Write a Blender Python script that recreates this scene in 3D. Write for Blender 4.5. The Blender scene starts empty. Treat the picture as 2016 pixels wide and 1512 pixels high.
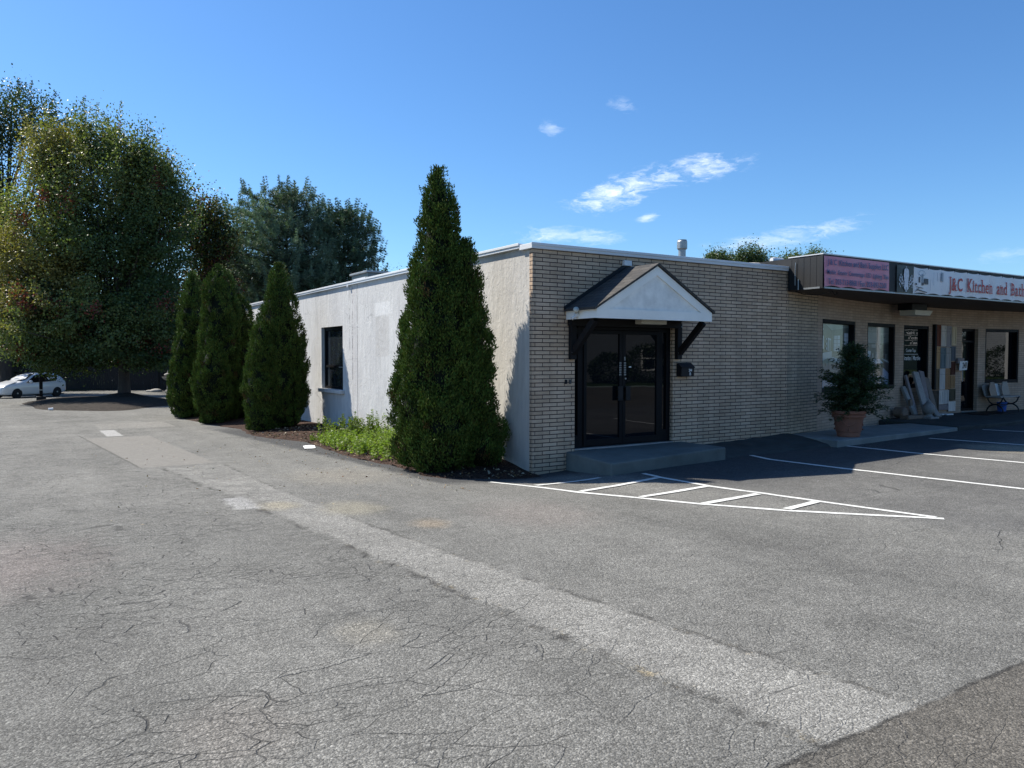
import bpy, math, random
import numpy as np
from mathutils import Vector, Matrix

# ------------------------------------------------------------------ camera, sky, sun, exposure
S = bpy.context.scene
COL = S.collection
YAW = math.radians(32.5)          # camera heading, clockwise from +Y
PITCH = math.radians(2.02)        # tilted slightly down
CAM = Vector((-7.27, -10.75, 2.0))
cam_d = bpy.data.cameras.new('camera')
cam = bpy.data.objects.new('camera', cam_d)
COL.objects.link(cam)
cam.location = CAM
cam.rotation_euler = (math.pi / 2 - PITCH, 0, -YAW)
cam_d.sensor_width = 36.0
cam_d.lens = 36.0 * 1530 / 2016
cam_d.clip_start = 0.1
cam_d.clip_end = 2000
S.camera = cam
S.view_settings.view_transform = 'Standard'
S.view_settings.look = 'None'
S.view_settings.exposure = 1.02
S.view_settings.gamma = 1.0
S.cycles.use_denoising = True
S.cycles.max_bounces = 6
S.cycles.transparent_max_bounces = 8
S.cycles.sample_clamp_indirect = 8

TRAVEL = Vector((0.47, -0.77, -1.0)).normalized()      # direction the sunlight travels
SUN_EL = math.asin(-TRAVEL.z)
SUN_AZ = math.atan2(-TRAVEL.x, -TRAVEL.y)              # clockwise from +Y
sun_d = bpy.data.lights.new('sun', 'SUN')
sun_d.energy = 4.2
sun_d.angle = math.radians(0.53)
sun_d.color = (1.0, 0.94, 0.835)
sun = bpy.data.objects.new('sun', sun_d)
COL.objects.link(sun)
sun.rotation_euler = TRAVEL.to_track_quat('-Z', 'Y').to_euler()
sun.location = (-20, 30, 45)

random.seed(7)
RNG = np.random.default_rng(11)


# ------------------------------------------------------------------ node helper
class NT:
    """small wrapper that builds node trees"""
    def __init__(s, tree):
        s.t = tree
        tree.nodes.clear()

    def n(s, typ, ins=None, **props):
        nd = s.t.nodes.new(typ)
        for k, v in props.items():
            setattr(nd, k, v)
        for k, v in (ins or {}).items():
            s.put(nd.inputs[k], v)
        return nd

    def put(s, sock, v):
        if isinstance(v, bpy.types.NodeSocket):
            s.t.links.new(v, sock)
        elif isinstance(v, bpy.types.Node):
            s.t.links.new(v.outputs[0], sock)
        else:
            if isinstance(v, (tuple, list)) and len(v) == 3 and sock.type == 'RGBA':
                v = (*v, 1)
            sock.default_value = v

    def m(s, op, a, b=0.0, c=0.0, clamp=False):
        nd = s.n('ShaderNodeMath', {0: a, 1: b, 2: c}, operation=op)
        nd.use_clamp = clamp
        return nd.outputs[0]

    def vm(s, op, a, b=(0, 0, 0)):
        return s.n('ShaderNodeVectorMath', {0: a, 1: b}, operation=op).outputs[0]

    def mix(s, f, a, b, mode='MIX'):
        nd = s.n('ShaderNodeMix', data_type='RGBA', blend_type=mode)
        s.put(nd.inputs[0], f); s.put(nd.inputs[6], a); s.put(nd.inputs[7], b)
        return nd.outputs[2]

    def ramp(s, f, *st, interp='LINEAR'):
        nd = s.n('ShaderNodeValToRGB', {0: f})
        cr = nd.color_ramp
        cr.interpolation = interp
        while len(cr.elements) < len(st):
            cr.elements.new(0.5)
        for e, (p, c) in zip(cr.elements, st):
            e.position = p
            if not isinstance(c, (tuple, list)):
                c = (c, c, c)
            e.color = (*c[:3], 1)
        return nd.outputs[0]

    def noise(s, vec, scale, detail=3, rough=0.55, dist=0.0, color=False):
        nd = s.n('ShaderNodeTexNoise', {'Vector': vec, 'Scale': scale, 'Detail': detail,
                                        'Roughness': rough, 'Distortion': dist})
        return nd.outputs[1 if color else 0]

    def voro(s, vec, scale, feature='F1', out='Distance', rnd=1.0):
        nd = s.n('ShaderNodeTexVoronoi', {'Vector': vec, 'Scale': scale, 'Randomness': rnd}, feature=feature)
        return nd.outputs[out]

    def sstep(s, v, lo, hi):
        nd = s.n('ShaderNodeMapRange', {0: v, 1: lo, 2: hi, 3: 0.0, 4: 1.0}, interpolation_type='SMOOTHSTEP')
        return nd.outputs[0]

    def scale(s, vec, sc):
        return s.n('ShaderNodeMapping', {'Vector': vec, 'Scale': sc}).outputs[0]

    def pos(s):
        return s.n('ShaderNodeNewGeometry').outputs['Position']

    def xyz(s, v):
        nd = s.n('ShaderNodeSeparateXYZ', {0: v})
        return nd.outputs[0], nd.outputs[1], nd.outputs[2]

    def comb(s, x, y, z):
        return s.n('ShaderNodeCombineXYZ', {0: x, 1: y, 2: z}).outputs[0]

    def vs(s, v, k):
        return s.n('ShaderNodeVectorMath', {0: v, 'Scale': k}, operation='SCALE').outputs[0]

    def bump(s, h, strength=0.5, dist=0.01, normal=None):
        ins = {'Height': h, 'Strength': strength, 'Distance': dist}
        if normal is not None:
            ins['Normal'] = normal
        return s.n('ShaderNodeBump', ins).outputs[0]

    def out(s, sh):
        s.n('ShaderNodeOutputMaterial', {0: sh})

    def bsdf(s, col, rough=0.6, normal=None, **kw):
        ins = {'Base Color': col, 'Roughness': rough}
        if normal is not None:
            ins['Normal'] = normal
        ins.update({k.replace('_', ' '): v for k, v in kw.items()})
        return s.n('ShaderNodeBsdfPrincipled', ins).outputs[0]


def newmat(name):
    m = bpy.data.materials.new(name)
    m.use_nodes = True
    return m, NT(m.node_tree)


def pm(name, col, rough=0.6, var=0.12, scale=3.0, bump=0.0, bscale=60.0, metal=0.0, spec=0.5, stretch=(1, 1, 1), coat=0.0):
    """plain surface: base colour with soft procedural variation and a fine bump"""
    m, t = newmat(name)
    p = t.scale(t.pos(), stretch)
    n = t.noise(p, scale, 5, 0.6)
    f = t.ramp(n, (0.3, 1 - var), (0.7, 1 + var))
    c = t.mix(1.0, col, f, 'MULTIPLY')
    nrm = None
    if bump:
        nrm = t.bump(t.noise(p, bscale, 3), bump, 0.004)
    r = t.ramp(n, (0.3, max(0, rough - 0.06)), (0.7, min(1, rough + 0.06)))
    t.out(t.bsdf(c, r, nrm, Metallic=metal, Specular_IOR_Level=spec, Coat_Weight=coat))
    return m


# ------------------------------------------------------------------ world: Nishita sky with a few thin clouds by direction
W = bpy.data.worlds.new('World')
S.world = W
W.use_nodes = True
wt = NT(W.node_tree)
sky = wt.n('ShaderNodeTexSky', sky_type='NISHITA')
sky.sun_disc = False
sky.sun_elevation = SUN_EL
sky.sun_rotation = SUN_AZ
sky.altitude = 0
sky.air_density = 1.0
sky.dust_density = 0.35
sky.ozone_density = 2.5
gen = wt.n('ShaderNodeTexCoord').outputs['Generated']
dx, dy, dz = wt.xyz(gen)
az = wt.m('ARCTAN2', dx, dy)
el = wt.m('ARCSINE', dz)
CLOUDS = [  # azimuth, elevation (deg), half width, half height (deg), tilt (deg), density
    (40.6, 11.8, 4.6, 1.15, 16, 1.0), (45.6, 13.1, 4.2, 1.0, 7, 0.9), (35.4, 16.2, 1.1, 0.6, -8, 0.40),
    (40.5, 17.5, 1.2, 0.55, -14, 0.34), (42.3, 9.9, 0.9, 0.35, 10, 0.6), (36.2, 8.7, 4.4, 0.8, -3, 0.55),
    (51.2, 8.1, 6.4, 0.8, 9, 0.55), (66.0, 6.4, 3.6, 0.6, 6, 0.2)]
vec2 = wt.comb(wt.m('MULTIPLY', az, 14.0), wt.m('MULTIPLY', el, 42.0), 0.0)
warp = wt.noise(vec2, 1.1, 5, 0.62, color=True)
vec3 = wt.vm('ADD', vec2, wt.vs(warp, 0.9))
nz = wt.noise(vec3, 1.6, 8, 0.62, 0.6)
fine = wt.noise(vec3, 5.5, 6, 0.6, 0.3)
tot = None
for (ca, ce, hw, hh, ti, den) in CLOUDS:
    u = wt.m('SUBTRACT', az, math.radians(ca)); v = wt.m('SUBTRACT', el, math.radians(ce))
    c_, s_ = math.cos(math.radians(ti)), math.sin(math.radians(ti))
    ur = wt.m('ADD', wt.m('MULTIPLY', u, c_), wt.m('MULTIPLY', v, s_))
    vr = wt.m('SUBTRACT', wt.m('MULTIPLY', v, c_), wt.m('MULTIPLY', u, s_))
    ur = wt.m('DIVIDE', ur, math.radians(hw)); vr = wt.m('DIVIDE', vr, math.radians(hh))
    r2 = wt.m('SQRT', wt.m('ADD', wt.m('MULTIPLY', ur, ur), wt.m('MULTIPLY', vr, vr)))
    e = wt.m('SUBTRACT', 1.0, r2)
    d = wt.m('ADD', wt.m('MULTIPLY', e, 1.0), wt.m('MULTIPLY', wt.m('SUBTRACT', nz, 0.5), 3.4))
    d = wt.m('ADD', d, wt.m('MULTIPLY', wt.m('SUBTRACT', fine, 0.5), 0.9))
    d = wt.m('MULTIPLY', wt.sstep(d, 0.0, 1.55), den)
    d = wt.m('MULTIPLY', d, wt.sstep(e, -0.35, 0.25))
    tot = d if tot is None else wt.m('MAXIMUM', tot, d)
hsv = wt.n('ShaderNodeHueSaturation', {'Hue': 0.5, 'Saturation': 1.12, 'Value': 1.0, 'Color': sky.outputs[0]})
skt = wt.mix(1.0, hsv.outputs[0], (0.65, 0.88, 1.08), 'MULTIPLY')
skc = wt.mix(wt.m('MULTIPLY', tot, 0.95), skt, (7.9, 8.6, 9.6))
bg = wt.n('ShaderNodeBackground', {'Color': skc, 'Strength': 0.0765})
wt.n('ShaderNodeOutputWorld', {0: bg})


# ------------------------------------------------------------------ geometry helpers
def G(x, y):
    """height of the tarmac at (x, y): falls gently away from the street, dips at the building corner"""
    x = np.asarray(x, float); y = np.asarray(y, float)
    xs = np.clip(x, 0, 12); yy = np.clip(y, -14, 52)
    z = .10 - .0139 * yy + .0125 * xs
    z = z - .10 * np.exp(-((x + .2) ** 2 + (y - .2) ** 2) / 2.0)
    return z


LOC = {}


def link(o, parent=None):
    COL.objects.link(o)
    if parent is not None:
        o.parent = parent
    return o


def tag(o, label=None, cat=None, group=None, kind=None):
    if label: o['label'] = label
    if cat: o['category'] = cat
    if group: o['group'] = group
    if kind: o['kind'] = kind
    return o


def thing(name, label, cat, loc=(0, 0, 0), rotz=0.0, group=None):
    o = bpy.data.objects.new(name, None)
    o.empty_display_size = 0.2
    o.location = loc
    o.rotation_euler = (0, 0, rotz)
    link(o)
    LOC[o] = Matrix.Translation(Vector(loc)) @ Matrix.Rotation(rotz, 4, 'Z')
    return tag(o, label, cat, group)


def root_matrix(p):
    M = Matrix.Identity(4)
    while p is not None:
        if p in LOC:
            M = LOC[p] @ M
        p = p.parent
    return M


class MB:
    """collects faces and links them as ONE mesh object"""
    def __init__(s):
        s.v = []; s.f = []; s.mi = []; s.uv = {}

    def add(s, vs, fs, m=0):
        b = len(s.v)
        s.v += [tuple(map(float, p)) for p in vs]
        for f in fs:
            s.f.append([i + b for i in f]); s.mi.append(m)
        return s

    def box(s, x0, x1, y0, y1, z0, z1, m=0):
        v = [(x0, y0, z0), (x1, y0, z0), (x1, y1, z0), (x0, y1, z0), (x0, y0, z1), (x1, y0, z1), (x1, y1, z1), (x0, y1, z1)]
        return s.add(v, [(0, 3, 2, 1), (4, 5, 6, 7), (0, 1, 5, 4), (1, 2, 6, 5), (2, 3, 7, 6), (3, 0, 4, 7)], m)

    def obox(s, c, ax, ay, az, hx, hy, hz, m=0):
        c = Vector(c); ax = Vector(ax).normalized() * hx; ay = Vector(ay).normalized() * hy; az = Vector(az).normalized() * hz
        v = [c + sx * ax + sy * ay + sz * az for sz in (-1, 1) for sx, sy in ((-1, -1), (1, -1), (1, 1), (-1, 1))]
        return s.add(v, [(0, 3, 2, 1), (4, 5, 6, 7), (0, 1, 5, 4), (1, 2, 6, 5), (2, 3, 7, 6), (3, 0, 4, 7)], m)

    def poly(s, pts, m=0):
        return s.add(pts, [list(range(len(pts)))], m)

    def prism(s, pts, d, m=0):
        """closed prism: polygon pts extruded along vector d"""
        n = len(pts); d = Vector(d)
        v = [Vector(p) for p in pts] + [Vector(p) + d for p in pts]
        fs = [list(range(n))[::-1], list(range(n, 2 * n))]
        fs += [(i, (i + 1) % n, n + (i + 1) % n, n + i) for i in range(n)]
        return s.add(v, fs, m)

    def tube(s, pts, r, n=8, m=0, cap=True):
        pts = [Vector(p) for p in pts]
        rs = r if isinstance(r, (list, tuple)) else [r] * len(pts)
        vs = []; up0 = Vector((0.31, 0.17, 0.93))
        for i, p in enumerate(pts):
            d = (pts[min(i + 1, len(pts) - 1)] - pts[max(i - 1, 0)]).normalized()
            a = d.cross(up0)
            if a.length < 0.1:
                a = d.cross(Vector((1, 0, 0)))
            a.normalize(); b = d.cross(a)
            vs += [p + rs[i] * (math.cos(2 * math.pi * k / n) * a + math.sin(2 * math.pi * k / n) * b) for k in range(n)]
        fs = [(i * n + k, i * n + (k + 1) % n, (i + 1) * n + (k + 1) % n, (i + 1) * n + k)
              for i in range(len(pts) - 1) for k in range(n)]
        if cap:
            fs += [list(range(n))[::-1], [(len(pts) - 1) * n + k for k in range(n)]]
        return s.add(vs, fs, m)

    def lathe(s, prof, c=(0, 0, 0), n=24, m=0, axis='Z'):
        """profile of (radius, height) swept round the axis through c"""
        vs = []
        for r, h in prof:
            for k in range(n):
                a = 2 * math.pi * k / n
                p = (r * math.cos(a), r * math.sin(a), h)
                if axis == 'Y': p = (p[0], p[2], p[1])
                if axis == 'X': p = (p[2], p[0], p[1])
                vs.append((p[0] + c[0], p[1] + c[1], p[2] + c[2]))
        L = len(prof)
        fs = [(i * n + k, i * n + (k + 1) % n, (i + 1) * n + (k + 1) % n, (i + 1) * n + k) for i in range(L - 1) for k in range(n)]
        fs += [list(range(n))[::-1], [(L - 1) * n + k for k in range(n)]]
        return s.add(vs, fs, m)

    def build(s, name, mat, parent=None, local=False, bevel=0.0, smooth=False, uvf=None, seg=2, solid=0.0):
        V = s.v
        if parent is not None and not local:
            Mi = root_matrix(parent).inverted()
            V = [tuple(Mi @ Vector(p)) for p in V]
        me = bpy.data.meshes.new(name)
        me.from_pydata(V, [], s.f)
        for mm in (mat if isinstance(mat, (list, tuple)) else [mat]):
            me.materials.append(mm)
        me.polygons.foreach_set('material_index', s.mi)
        if uvf:
            uv = me.uv_layers.new(name='UVMap')
            for p in me.polygons:
                for li in p.loop_indices:
                    w = s.v[me.loops[li].vertex_index]
                    uv.data[li].uv = uvf(w, p.index)
        if smooth:
            me.polygons.foreach_set('use_smooth', [True] * len(me.polygons))
        me.update()
        o = bpy.data.objects.new(name, me)
        link(o, parent)
        if solid:
            md = o.modifiers.new('solid', 'SOLIDIFY'); md.thickness = solid
        if bevel:
            md = o.modifiers.new('bevel', 'BEVEL'); md.width = bevel; md.segments = seg; md.limit_method = 'ANGLE'
            md.angle_limit = math.radians(35)
        return o


DG = {}


def text_mesh(body, bold=0.0):
    """glyph outlines from the built in font as plain vertices and faces"""
    k = (body, bold)
    if k in DG: return DG[k]
    cu = bpy.data.curves.new('t', 'FONT'); cu.body = body; cu.offset = bold; cu.resolution_u = 3
    o = bpy.data.objects.new('t', cu); COL.objects.link(o)
    bpy.context.view_layer.update()
    me = bpy.data.meshes.new_from_object(o.evaluated_get(bpy.context.evaluated_depsgraph_get()))
    V = np.array([v.co[:2] for v in me.vertices]); F = [list(p.vertices) for p in me.polygons]
    bpy.data.objects.remove(o); bpy.data.curves.remove(cu); bpy.data.meshes.remove(me)
    DG[k] = (V, F)
    return DG[k]


def put_text(mb, body, org, ux, uz, width, height, m=0, bold=0.0, cap=None):
    """lay text into the rectangle width x height whose lower left corner is org"""
    V, F = text_mesh(body, bold)
    lo, hi = V.min(0), V.max(0)
    base = 0.0 if cap else lo[1]
    sx = width / (hi[0] - lo[0]); sy = height / ((cap or hi[1]) - base)
    org, ux, uz = Vector(org), Vector(ux), Vector(uz)
    mb.add([org + ux * ((x - lo[0]) * sx) + uz * ((y - base) * sy) for x, y in V], F, m)


def np_mesh(name, V, Q, mat, parent=None, colors=None, smooth=False):
    """big mesh from numpy: V (n,3) world verts, Q (m,4) or (m,3) faces, colors per vertex"""
    V = np.asarray(V, np.float32)
    if parent is not None:
        Mi = np.array(root_matrix(parent).inverted(), np.float32)
        V = V @ Mi[:3, :3].T + Mi[:3, 3]
    me = bpy.data.meshes.new(name)
    k = Q.shape[1]; m = len(Q)
    me.vertices.add(len(V)); me.vertices.foreach_set('co', V.ravel())
    me.loops.add(m * k); me.loops.foreach_set('vertex_index', Q.astype(np.int32).ravel())
    me.polygons.add(m); me.polygons.foreach_set('loop_start', np.arange(m, dtype=np.int32) * k)
    if smooth:
        me.polygons.foreach_set('use_smooth', np.ones(m, bool))
    me.update(calc_edges=True)
    if colors is not None:
        ca = me.color_attributes.new('tint', 'FLOAT_COLOR', 'POINT')
        ca.data.foreach_set('color', np.concatenate([colors, np.ones((len(colors), 1))], 1).astype(np.float32).ravel())
    me.materials.append(mat)
    o = bpy.data.objects.new(name, me)
    return link(o, parent)


def unit(a):
    return a / np.maximum(np.linalg.norm(a, axis=-1, keepdims=True), 1e-9)


def snoise(P, f, seed):
    r = np.random.default_rng(seed)
    K = r.normal(size=(7, 3)); K = K / np.linalg.norm(K, axis=1, keepdims=True) * r.uniform(.6, 1.5, (7, 1)) * f
    ph = r.uniform(0, 6.28, 7)
    return np.sin(P @ K.T + ph).mean(-1) * 1.6


def leaf_quads(P, A, L, Wd, col, rng, fold=0.25):
    """rhombic leaves: base P, along A, length L, width Wd, colour per leaf"""
    n = len(P)
    A = unit(A)
    B = unit(np.cross(A, rng.normal(size=(n, 3))))
    N = np.cross(A, B)
    L = np.broadcast_to(L, n)[:, None]; Wd = np.broadcast_to(Wd, n)[:, None]
    mid = P + A * L * .45 + N * (fold * Wd)
    V = np.stack([P, mid + B * Wd * .5, P + A * L, mid - B * Wd * .5], 1).reshape(-1, 3)
    Q = np.arange(4 * n).reshape(n, 4)
    return V, Q, np.repeat(col, 4, 0)


# ------------------------------------------------------------------ materials
def leaf_mat(name, trans=0.25, rough=0.5, spec=0.4):
    m, t = newmat(name)
    a = t.n('ShaderNodeAttribute', attribute_name='tint').outputs['Color']
    b = t.bsdf(a, rough, Specular_IOR_Level=spec)
    tr = t.n('ShaderNodeBsdfTranslucent', {'Color': t.mix(1.0, a, (1.5, 1.7, 0.7), 'MULTIPLY')}).outputs[0]
    t.out(t.n('ShaderNodeMixShader', {0: trans, 1: b, 2: tr}).outputs[0])
    return m


def brick_mat(name, c1, c2, mortar, grime=0.15, bstrength=0.9, msize=0.014, rust=False):
    m, t = newmat(name)
    uv = t.n('ShaderNodeUVMap').outputs[0]
    br = t.n('ShaderNodeTexBrick', {'Vector': uv, 'Color1': (0, 0, 0), 'Color2': (1, 1, 1), 'Mortar': (.5, .5, .5), 'Scale': 1.0,
                                    'Mortar Size': msize * .5, 'Mortar Smooth': 0.15, 'Bias': 0.0,
                                    'Brick Width': 0.305, 'Row Height': 0.0677})
    br.offset = 0.5; br.offset_frequency = 2
    p = t.pos()
    n1 = t.noise(p, 1.2, 5, .6); n2 = t.noise(p, 60, 3, .6)
    base = t.mix(br.outputs[0], c1, c2)
    base = t.mix(1.0, base, t.ramp(n1, (.3, 1 - grime), (.7, 1 + grime * .6)), 'MULTIPLY')
    base = t.mix(1.0, base, t.ramp(n2, (.25, .88), (.75, 1.1)), 'MULTIPLY')
    if rust:
        x, y, z = t.xyz(p)
        ru = t.m('MULTIPLY', t.sstep(t.m('ABSOLUTE', t.m('SUBTRACT', x, 0.80)), .09, .0),
                 t.m('MULTIPLY', t.sstep(z, 1.3, .3), t.sstep(t.noise(t.scale(p, (9, 9, 3.5)), 1.6, 4), .46, .7)))
        base = t.mix(t.m('MULTIPLY', ru, .8), base, (.20, .07, .022))
    st = t.noise(t.scale(p, (2.2, 2.2, .28)), 1.6, 5, .65)
    base = t.mix(1.0, base, t.ramp(st, (.30, .80), (.55, 1.0), (.75, 1.09)), 'MULTIPLY')
    mo = t.mix(t.noise(p, 9, 4), mortar, tuple(v * 1.5 for v in mortar))
    c = t.mix(br.outputs[1], base, mo)
    h = t.m('ADD', t.m('MULTIPLY', t.m('SUBTRACT', 1.0, br.outputs[1]), 1.0), t.m('MULTIPLY', n2, .12))
    t.out(t.bsdf(c, .75, t.bump(h, bstrength, .012), Specular_IOR_Level=.3))
    return m


def asphalt_mat(name, road=False):
    m, t = newmat(name)
    p = t.pos(); x, y, z = t.xyz(p)
    big = t.noise(p, .22, 5, .6); mid = t.noise(p, 1.3, 5, .65); sm = t.noise(p, 7, 4, .6)
    ag = t.voro(p, 98, 'F1', 'Color'); agd = t.voro(p, 98, 'F1', 'Distance'); ag3 = t.noise(p, 60, 4, .72)
    agv = t.n('ShaderNodeSeparateColor', {0: ag}).outputs[0]
    agw = t.n('ShaderNodeSeparateColor', {0: ag}).outputs[1]
    base = t.ramp(big, (.3, (.143, .140, .128)), (.7, (.192, .187, .170)))
    base = t.mix(1.0, base, t.ramp(mid, (.3, .86), (.7, 1.13)), 'MULTIPLY')
    track = t.noise(t.scale(p, (1.15, .10, 1)), 1.0, 4, .6)
    base = t.mix(1.0, base, t.ramp(track, (.32, .88), (.62, 1.06)), 'MULTIPLY')
    od = t.voro(p, .55, 'F1', 'Distance')
    oil = t.m('MULTIPLY', t.sstep(t.m('ADD', od, t.m('MULTIPLY', t.noise(p, 6, 4, .7), .22)), .24, .15), t.sstep(t.noise(p, .5, 2), .48, .6))
    base = t.mix(t.m('MULTIPLY', oil, .42), base, (.05, .048, .045))
    if road:
        base = t.mix(1.0, base, (.72, .66, .58), 'MULTIPLY')
    wob = t.m('MULTIPLY', t.m('SUBTRACT', t.noise(p, 3.2, 5, .7), .5), .42)
    wob2 = t.m('MULTIPLY', t.m('SUBTRACT', t.noise(p, 9, 4, .7), .5), .22)
    wb = t.m('ADD', wob, wob2)

    def quad(x0, x1, y0, y1, soft=.05, skl=0.0, skr=0.0, nz=wb, k=1.0):
        """soft edged rough rectangle in ground coordinates, sides skewed with y"""
        nn = t.m('MULTIPLY', nz, k)
        xl = t.m('ADD', x0, t.m('MULTIPLY', t.m('SUBTRACT', y, y0), skl))
        xr = t.m('ADD', x1, t.m('MULTIPLY', t.m('SUBTRACT', y, y0), skr))
        a = t.sstep(t.m('ADD', t.m('SUBTRACT', x, xl), nn), -soft, soft)
        b = t.sstep(t.m('ADD', t.m('SUBTRACT', xr, x), nn), -soft, soft)
        c = t.sstep(t.m('ADD', t.m('SUBTRACT', y, y0), nn), -soft, soft)
        d = t.sstep(t.m('ADD', t.m('SUBTRACT', y1, y), nn), -soft, soft)
        return t.m('MULTIPLY', t.m('MULTIPLY', a, b), t.m('MULTIPLY', c, d))

    crackmul = None
    speck = t.ramp(agv, (0.0, .55), (.5, .90), (.85, 1.18), (1.0, 1.65))
    spk = 1.0
    if not road:
        # fresher tarmac, sealed along the beds, darker on the stalls; front shade painted in
        seal = t.m('MULTIPLY', t.sstep(t.m('ADD', t.m('SUBTRACT', x, t.m('SUBTRACT', -1.95, t.m('MULTIPLY', y, .062))), t.m('MULTIPLY', wob, 1.0)), -.10, .16),
                   t.m('MULTIPLY', t.sstep(y, -.75, -.1), t.sstep(y, 14.5, 11.0)))
        front_shade = t.m('MULTIPLY', t.sstep(t.m('ADD', x, wob), .4, 1.6), t.sstep(t.m('ADD', y, wob), -3.9, -2.3))  # building's shade along the front, painted into the tarmac colour
        base = t.mix(t.m('MULTIPLY', seal, .8), base, (.042, .043, .046))
        base = t.mix(t.m('MULTIPLY', front_shade, .8), base, (.038, .040, .044))
        st = quad(1.0, 16.0, -9.0, 1.0, .5)
        base = t.mix(t.m('MULTIPLY', st, .30), base, (.06, .06, .065))
        # trench patch running to the street
        yb = t.m('MULTIPLY', t.m('MULTIPLY', y, y), .006)
        xR = t.m('ADD', t.m('ADD', -4.12, t.m('MULTIPLY', y, -.03)), yb)
        xL = t.m('ADD', -4.83, t.m('MULTIPLY', y, -.075))
        dR = t.m('ADD', t.m('SUBTRACT', xR, x), t.m('MULTIPLY', wb, .45)); dL = t.m('ADD', t.m('SUBTRACT', x, xL), t.m('MULTIPLY', wb, .55))
        tr = t.m('MULTIPLY', t.m('MULTIPLY', t.sstep(dR, -.05, .06), t.sstep(dL, -.06, .10)),
                 t.sstep(t.m('ADD', t.m('SUBTRACT', 4.05, y), t.m('MULTIPLY', wb, .3)), -.04, .04))
        far = t.sstep(y, -1.3, .6)
        holes = t.m('MULTIPLY', far, t.sstep(t.noise(p, 1.9, 4, .6), .47, .56))
        trm = t.m('MULTIPLY', tr, t.m('SUBTRACT', 1.0, t.m('MULTIPLY', holes, .7)))
        lightc = t.ramp(t.noise(p, 2.4, 5, .7), (.3, (.200, .194, .177)), (.7, (.282, .274, .250)))
        base = t.mix(t.m('MULTIPLY', trm, .78), base, lightc)
        edge = t.m('MULTIPLY', t.m('MAXIMUM', t.sstep(t.m('ABSOLUTE', t.m('ADD', dL, .02)), .07, .0), t.m('MULTIPLY', t.sstep(t.m('ABSOLUTE', t.m('ADD', dR, .01)), .05, .0), .8)),
                   t.m('MULTIPLY', t.sstep(y, 4.1, 3.9), t.sstep(t.noise(p, 4, 4, .7), .42, .62)))
        base = t.mix(t.m('MULTIPLY', edge, .78), base, (.042, .039, .035))
        tuft = t.m('MULTIPLY', t.m('MAXIMUM', t.sstep(t.m('ABSOLUTE', dL), .10, .0), t.sstep(t.m('ABSOLUTE', dR), .08, .0)),
                   t.m('MULTIPLY', t.sstep(y, -3.0, -4.5), t.sstep(t.noise(p, 5.5, 5, .75), .56, .68)))
        base = t.mix(t.m('MULTIPLY', tuft, .6), base, (.34, .27, .15))
        # smooth concrete coloured repairs
        q1 = quad(-5.47, -4.21, 4.25, 11.35, .03, -.057, -.026, k=.12)
        base = t.mix(t.m('MULTIPLY', q1, .85), base, (.178, .168, .150))
        qe = t.m('MULTIPLY', t.sstep(t.m('ABSOLUTE', t.m('ADD', t.m('SUBTRACT', x, t.m('ADD', -5.47, t.m('MULTIPLY', t.m('SUBTRACT', y, 4.25), -.057))), t.m('MULTIPLY', wb, .2))), .045, .0), t.m('MULTIPLY', t.sstep(y, 4.2, 4.4), t.sstep(y, 14.0, 11.5)))
        base = t.mix(t.m('MULTIPLY', qe, .6), base, (.05, .047, .042))
        q2 = quad(-5.26, -3.25, 14.4, 17.0, .06, 0, 0, k=.45)
        base = t.mix(t.m('MULTIPLY', q2, .6), base, (.245, .235, .212))
        q3 = quad(-5.34, -4.96, 11.75, 14.05, .03, 0, 0, k=.15)
        base = t.mix(t.m('MULTIPLY', q3, .85), base, (.32, .315, .30))
        q4 = quad(-5.02, -4.70, -.95, .05, .06, 0, 0, k=.5)
        base = t.mix(t.m('MULTIPLY', q4, .8), base, (.34, .335, .32))
        spk = t.m('SUBTRACT', 1.0, t.m('MULTIPLY', t.m('MAXIMUM', q1, q3), .75))
        # sandy and rusty stains
        for (sx, sy, sr, cc, am) in [(-5.35, -5.95, .30, (.30, .275, .22), .32), (-3.8, -1.6, .55, (.33, .30, .22), .45), (-4.5, -.9, .35, (.33, .29, .20), .5),
                                     (-6.4, -6.9, .45, (.26, .23, .20), .25), (-7.7, -2.5, 1.5, (.235, .19, .175), .4), (-2.1, -3.2, 1.0, (.22, .19, .17), .4),
                                     (-2.9, 1.2, 1.1, (.26, .235, .19), .45), (8.6, -3.4, .9, (.36, .31, .22), .6), (-3.4, -3.0, .3, (.28, .22, .15), .5),
                                     (-6.9, -7.5, .6, (.25, .235, .21), .3)]:
            rr = t.m('SQRT', t.m('ADD', t.m('POWER', t.m('SUBTRACT', x, sx), 2.0), t.m('POWER', t.m('MULTIPLY', t.m('SUBTRACT', y, sy), .75), 2.0)))
            k = t.m('MULTIPLY', t.sstep(t.m('ADD', rr, t.m('MULTIPLY', wb, sr * 1.8)), sr, sr * .2), am)
            base = t.mix(k, base, cc)
    if not road:                                                  # beyond the joint: browner apron of the street
        jd = t.m('SUBTRACT', t.m('ADD', -8.58, t.m('MULTIPLY', wb, .16)), y)
        apron = t.sstep(jd, -.012, .012)
        base = t.mix(apron, base, t.mix(1.0, t.ramp(mid, (.3, (.105, .098, .085)), (.7, (.135, .124, .106))), t.ramp(big, (.3, .9), (.7, 1.1)), 'MULTIPLY'))
        jt = t.m('MULTIPLY', t.sstep(t.m('ABSOLUTE', jd), .022, .006), t.sstep(t.noise(p, 3.5, 4, .7), .40, .56))
        base = t.mix(t.m('MULTIPLY', jt, .75), base, (.03, .028, .025))
    # paint and aggregate
    c = t.mix(t.m('MULTIPLY', .95, spk), base, t.mix(1.0, base, speck, 'MULTIPLY'))
    c = t.mix(.8, c, t.mix(1.0, c, t.ramp(ag3, (.25, .38), (.5, .98), (.78, 1.75)), 'MULTIPLY'))
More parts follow.
